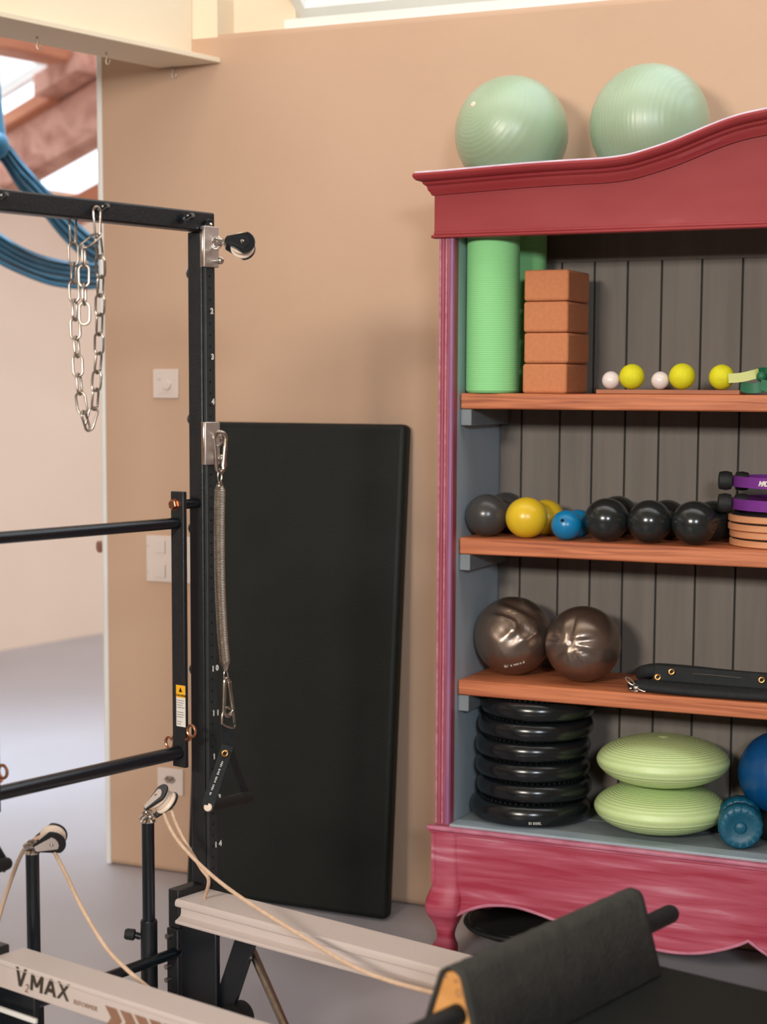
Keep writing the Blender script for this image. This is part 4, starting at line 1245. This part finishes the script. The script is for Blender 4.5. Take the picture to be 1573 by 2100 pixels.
pa, ca, na_, sa_ = pulley(oa + UP * .004, RT * .93 + UP * .30 - FW * .1, -FW * .68 - UP * .52 - RT * .36, .042, 'grey sided pulley with a cream wheel on the nearer riser post', m_blackd, m_alu)
# cords
rb = thing('cord', W(-2.4, 2.55, .40), 'beige cord running from the far pulley down along the far rail', 'cord')
pts = [onT(336, 1664, 2.60), onT(345, 1690, 2.60), onT(366, 1725, 2.60), onT(405, 1768, 2.60), onT(455, 1812, 2.585), onT(520, 1858, 2.57), onT(620, 1920, 2.54), onT(720, 1980, 2.50), onT(800, 2012, 2.475), onT(905, 2040, 2.45), onT(1010, 2066, 2.43)]
MB().tube(smooth_path(pts, 6), .0042, 10).build('strand', m_rope, rb)
pts = [onT(350, 1655, 2.61), onT(362, 1690, 2.615), onT(385, 1735, 2.62), onT(412, 1780, 2.625), onT(428, 1805, 2.63), onT(436, 1830, 2.655)]
pts[-1] = W(-2.61, 2.665, RZ + .002)
MB().tube(smooth_path(pts, 6), .0040, 10).build('strand', m_rope, rb)
ra = thing('cord', W(-2.55, 2.28, .35), 'beige cord looped over the nearer pulley and running behind the lettered rail', 'cord')
pts = [onT(96, 1712, 2.275), onT(70, 1722, 2.27), onT(48, 1745, 2.26), onT(28, 1790, 2.25), onT(4, 1862, 2.24), onT(-30, 1990, 2.23)]
MB().tube(smooth_path(pts, 6), .0042, 10).build('strand', m_rope, ra)
pts = [onT(112, 1748, 2.285), onT(136, 1795, 2.29), onT(165, 1856, 2.295), onT(215, 1940, 2.30), onT(262, 1990, 2.30), onT(310, 2030, 2.30), onT(360, 2070, 2.30)]
MB().tube(smooth_path(pts, 6), .0042, 10).build('strand', m_rope, ra)

# push-through bar
pt = thing('push_through_bar', W(-2.66, 2.42, .645), 'black swinging push-through bar frame hung on the tower posts', 'push-through bar')
BT0 = 2.640
bd0, bd1 = -2.680, -2.642
PZ0, PZ1 = .650, 1.250
for t0 in (BT0, 2.126):
    br = MB().tbox(bd0, bd1, t0, t0 + .011, PZ0, PZ1).build('side_arm', m_black, pt, bevel=.0015)
    sgn = 1 if t0 == BT0 else -1
    face = -TD
    zb_ = 1.222
    tin = t0 + (.011 if sgn > 0 else 0)
    tp = 2.6995 if sgn > 0 else 2.0475
    MB().tube([W(-2.658, tin, zb_), W(-2.658, tp, zb_)], .0105, 16).build('pivot_tube', m_gloss, br)
    MB().lathe([(.0115, 0), (.0115, .009), (.010, .0105)], W(-2.667, t0, zb_) if sgn > 0 else W(-2.667, t0 + .011, zb_), -TD * sgn, 6).build('hex_bolt', m_copper, br, angle=20)
    MB().lathe([(.013, 0), (.013, .0015)], W(-2.667, t0, zb_) if sgn > 0 else W(-2.667, t0 + .011, zb_), -TD * sgn, 18).build('washer', m_copper, br)
    for sd in (1, -1):
        dd_ = (bd1 if sd > 0 else bd0)
        zz_ = .712
        e = MB().tube([W(dd_, t0 + .0055, zz_), W(dd_ + sd * .008, t0 + .0055, zz_ + .004 * sd)], .0055, 10).build('eye_bolt', m_copper, br)
        MB().tube(ring_pts(W(dd_ + sd * .014, t0 + .0055, zz_ + .021 * (1 if sd > 0 else -.6)), DD, ZD, .0125, n=22), .0032, 10, closed=True).build('eye', m_copper, e)
arm_far = [o for o in pt.children if o.name.startswith('side_arm')][0]
u0 = td(onD(0, 1103.6, -2.661)); u1 = td(onD(357, 1072.7, -2.661)); l0 = td(onD(0, 1626.8, -2.661)); l1 = td(onD(362, 1543.8, -2.661))
uz, lz = (u0[2] + u1[2]) / 2, (l0[2] + l1[2]) / 2
MB().tube([W(-2.661, 2.132, uz), W(-2.661, BT0, uz)], .0122, 24).build('upper_tube', m_gloss, pt)
MB().tube([W(-2.661, 2.132, lz), W(-2.661, BT0, lz)], .0150, 24).build('lower_tube', m_gloss, pt)
# caution sticker on the arm
ct = BT0 - .0003
p0, p1 = onT(361.5, 1404, ct), onT(382, 1492, ct)
d0, d1 = td(p0)[0], td(p1)[0] - .002
stick = MB().tbox(d0, d1, ct - .0004, ct + .0002, p1.z, p0.z).build('caution_sticker', m_print, arm_far, smooth=False)
zc = p0.z - (p0.z - p1.z) * .30
MB().tbox(d0, d1, ct - .0009, ct - .00045, zc, p0.z).build('sticker_band', m_warn, arm_far, smooth=False)
tri = [W(d0 + (d1 - d0) * a, ct - .001, zc + (p0.z - zc) * b) for a, b in ((.32, .46), (.5, .86), (.68, .46))]
MB().extr(tri, -TD * .0003).build('warning_triangle', m_hole, arm_far, smooth=False)
text('sticker_text', 'CAUTION', .0062, W(d0 + .0006, ct - .0009, zc + .003), DD, ZD, m_hole, arm_far, bold=.0001, lift=.0003)
for k in range(11):
    z = zc - .006 - k * .0052
    if k in (4, 8): continue
    w = (.9, .85, .7, .95, 0, .8, .9, .75, 0, .6, .5)[k]
    MB().tbox(d0 + .002, d0 + .002 + (d1 - d0 - .003) * w, ct - .0007, ct - .00045, z - .0008, z + .0008).build('sticker_line', m_platem, arm_far, smooth=False)

# ------------------------------------------------------------------ chain and carabiners on the crossbar
def carabiner(top, bot, side, w1, w2, r, label, mm=m_steel, grp='carabiners', bumps=True):
    """pear shaped snap hook between two points, wider at the top by default"""
    ax = (bot - top); L = ax.length; ax.normalize()
    side = (Vector(side) - ax * ax.dot(Vector(side))).normalized()
    t = thing('carabiner', bot, label, 'carabiner', grp)
    pts = []
    c1, c2 = top + ax * w1, bot - ax * w2
    for q in range(-180, 1, 20): pts.append(c1 + (side * math.cos(R(q)) + ax * math.sin(R(q))) * w1)
    for q in range(0, 181, 20): pts.append(c2 + (side * math.cos(R(q)) + ax * math.sin(R(q))) * w2)
    MB().tube(pts, r, 10, closed=True).build('hook', mm, t)
    a, b = c1 + side * w1, c2 + side * w2
    g = MB().tube([a.lerp(b, .25), a.lerp(b, .85)], r * 1.12, 10).build('gate', mm, t)
    MB().tube([a.lerp(b, .80), a.lerp(b, .97)], r * 1.45, 10).build('gate_nut', mm, t)
    return t
Dr, Dl = -2.612, -2.700
cr_t, cr_b = onD(198.5, 424, Dr), onD(200.3, 486, Dr)
carabiner(cr_t, cr_b, TD, .0098, .0068, .0024, 'small steel carabiner on the front eye of the crossbar, holding the chain')
cl_t, cl_b = onD(148.5, 436, Dl), onD(150, 502, Dl)
carabiner(cl_t, cl_b, TD, .0095, .0068, .0024, 'small steel carabiner behind the crossbar, holding the chain end')
ch = thing('chain', onD(180, 882, -2.65), 'steel link chain hanging in a long loop from the tower crossbar', 'chain')
def link_mesh(L, w, r):
    n = 24
    pts = []
    h = L / 2 - w / 2
    for q in range(0, 181, 20): pts.append(Vector((math.cos(R(q)) * w / 2, 0, h + math.sin(R(q)) * w / 2)))
    for q in range(180, 361, 20): pts.append(Vector((math.cos(R(q)) * w / 2, 0, -h + math.sin(R(q)) * w / 2)))
    mb = MB().tube(pts, r, 8, closed=True)
    me = bpy.data.meshes.new('link')
    me.from_pydata(mb.v, [], mb.f)
    me.polygons.foreach_set('use_smooth', [True] * len(me.polygons))
    me.materials.append(m_steel)
    return me
LM = {}
def links(nodes, twist0, parent):
    for i, (a, b) in enumerate(zip(nodes, nodes[1:])):
        ax = (b - a); L = ax.length + .0052; ax.normalize()
        key = round(L, 3)
        if key not in LM: LM[key] = link_mesh(key, .0205, .0025)
        o = bpy.data.objects.new('link', LM[key])
        COL.objects.link(o)
        o.parent = parent
        ang = twist0 + (R(90) if i % 2 else 0)
        base_x = (RT - ax * ax.dot(RT)).normalized()
        y = ax.cross(base_x)
        x = base_x * math.cos(ang) + y * math.sin(ang)
        yy = ax.cross(x)
        mw = Matrix((x, yy, ax)).transposed().to_4x4()
        mw.translation = (a + b) / 2 - WL[parent.name]
        o.matrix_local = mw
        WL[o.name] = (a + b) / 2
def lerp_nodes(pl, da, db): return [onD(x, y, da + (db - da) * i / (len(pl) - 1)) for i, (x, y) in enumerate(pl)]
left = [(149.8, 501), (151.5, 541), (151, 579), (153, 616.5), (154, 655), (155.5, 693), (158.5, 730), (160.5, 769), (164, 807), (170, 845.5), (181, 881)]
right = [(200.6, 486), (205.5, 527), (206.5, 567), (205.5, 606), (204.5, 645), (203.5, 685), (203, 724), (199.5, 763), (196.5, 799), (193.5, 838), (181, 880)]
tail = [(200, 482), (171, 506), (172, 546), (172.5, 585), (173, 623), (173.5, 663)]
links(lerp_nodes(left, Dl, -2.655), R(14), ch)
links(lerp_nodes(right, Dr, -2.655), R(-66), ch)
links(lerp_nodes(tail, Dr + .002, -2.60), R(5), ch)

# ------------------------------------------------------------------ long spring with its hand strap
DS = -2.598
def hang(dvec, labels):
    sh = lambda p: p + dvec
    P = lambda px, py, d=DS: sh(onD(px, py, d))
    c1 = carabiner(P(451, 886), P(451.5, 968), TD * .9 + DD * .25, .0150, .0088, .0046, labels[0], m_steel, 'carabiners')
    sp = thing('spring', P(462, 1380), labels[1], 'spring', 'long springs on the tower')
    a, b = P(450.5, 988), P(462.5, 1376)
    path = smooth_path([a, P(449.5, 1080), P(450.5, 1190), P(455.5, 1300), b], 24)
    Ls = [0]
    for i in range(1, len(path)): Ls.append(Ls[-1] + (path[i] - path[i - 1]).length)
    tot = Ls[-1]
    def along(s):
        for i in range(1, len(path)):
            if Ls[i] >= s: return path[i - 1].lerp(path[i], (s - Ls[i - 1]) / max(1e-9, Ls[i] - Ls[i - 1]))
        return path[-1]
    turns, per = 118, 12
    pts, rad = [], []
    for i in range(turns * per + 1):
        s = i / (turns * per)
        r = .0112 * min(1, .30 + s / .045 * .7 if s < .045 else 1, .30 + (1 - s) / .055 * .7 if s > .945 else 1)
        q = 2 * math.pi * i / per
        pts.append(along(s * tot) + (TD * math.cos(q) + DD * math.sin(q)) * r)
    MB().tube(pts, .00165, 5).build('coil', m_steel, sp)
    for p_, q_ in ((P(451, 962), P(450.5, 990)), (P(462.5, 1374), P(464, 1400))):
        mid = (p_ + q_) / 2
        MB().tube(ring_pts(mid, (q_ - p_).normalized(), TD, (q_ - p_).length / 2, .0062, n=22), .0018, 8, closed=True).build('end_loop', m_steel, sp)
    c2 = carabiner(P(469, 1468), P(464.5, 1392), TD, .0138, .0066, .0042, labels[2], m_steel, 'carabiners')
    hs = thing('hand_strap', P(465, 1665), labels[3], 'hand strap', 'hand straps on the springs')
    ctr = P(467, 1474)
    dr = [P(455, 1484), P(456, 1466), P(462, 1453), P(470, 1452), P(478, 1462), P(481, 1480), P(480, 1492), P(466, 1490)]
    MB().tube(smooth_path(dr + dr[:1], 4)[:-1], .0027, 8, closed=True).build('d_ring', m_steel, hs)
    def wb(pts, w, nm, wv):
        pts = smooth_path(pts, 6)
        vs, fs = [], []
        for i, p in enumerate(pts):
            t = (pts[min(i + 1, len(pts) - 1)] - pts[max(i - 1, 0)]).normalized()
            u = (wv - t * t.dot(wv)).normalized(); n_ = t.cross(u)
            for a_, b_ in ((-1, -1), (1, -1), (1, 1), (-1, 1)): vs.append(p + u * a_ * w / 2 + n_ * b_ * .0017)
            if i:
                for j in range(4): fs.append(((i - 1) * 4 + j, (i - 1) * 4 + (j + 1) % 4, i * 4 + (j + 1) % 4, i * 4 + j))
        fs.append((3, 2, 1, 0)); e = len(pts) * 4; fs.append((e - 4, e - 3, e - 2, e - 1))
        return MB().add(vs, fs).build(nm, m_web, hs)
    wv = (TD * .95 + DD * .2)
    wb([P(467, 1484, DS - .004), P(467, 1515, DS - .004), P(466, 1550, DS - .004)], .034, 'strap_top', wv)
    l1 = wb([P(467, 1530, DS + .004), P(458, 1556, DS + .012), P(443, 1600, DS + .030), P(430, 1640, DS + .044), P(427, 1652, DS + .046)], .026, 'strap_leg', (TD * .75 + DD * .62))
    wb([P(470, 1520, DS - .010), P(478, 1556, DS - .016), P(492, 1598, DS - .028), P(506, 1632, DS - .040), P(510, 1642, DS - .042)], .024, 'strap_leg', (TD * .8 - DD * .3))
    ha, hb = P(427, 1655, DS + .044), P(511, 1634, DS - .042)
    MB().tube([ha, ha.lerp(hb, .06), ha.lerp(hb, .94), hb], [.0120, .0138, .0138, .0120], 20).build('handle', m_rubber, hs)
    dn = (hb - ha).normalized()
    MB().lathe([(.0, -.002), (.0085, -.001), (.0095, .002)], ha - dn * .003, dn, 18).build('handle_end', m_cream, hs)
    dmp = (l1.matrix_world.translation)
    gq = P(461.5, 1545, DS + .0135)
    MB().tube(ring_pts(gq - FW * .002, RT, UP, .0058, n=18), .0022, 8, closed=True).build('rivet', m_brass, hs)
    for k in range(22):
        a_, b_ = P(456.5, 1562, DS + .016), P(430, 1632, DS + .043)
        p = a_.lerp(b_, k / 22) - FW * .0035
        dv = (b_ - a_).normalized()
        if k % 5 == 4: continue
        sd = dv.cross(FW).normalized()
        MB().obox(p, dv * .0011, sd * (.0014 + .0012 * ((k * 7) % 3) / 3), FW * .0003).build('label_print', m_print, hs, smooth=False)
    return c1, sp, c2, hs
hang(Vector((0, 0, 0)), ('large steel carabiner between the chrome bracket and the spring, in front of the mat', 'long steel coil spring hanging in front of the black mat',
                        'steel carabiner under the spring, holding the hand strap', 'black triangular hand strap hanging below the spring in front of the mat'))
hang(DT + DD * .012 - TD * .008, ('steel carabiner of the other tower post, beyond the left picture edge', 'long coil spring of the other tower post, beyond the left picture edge',
                        'steel carabiner under the other spring, beyond the left picture edge', 'black hand strap whose corner shows at the left picture edge'))
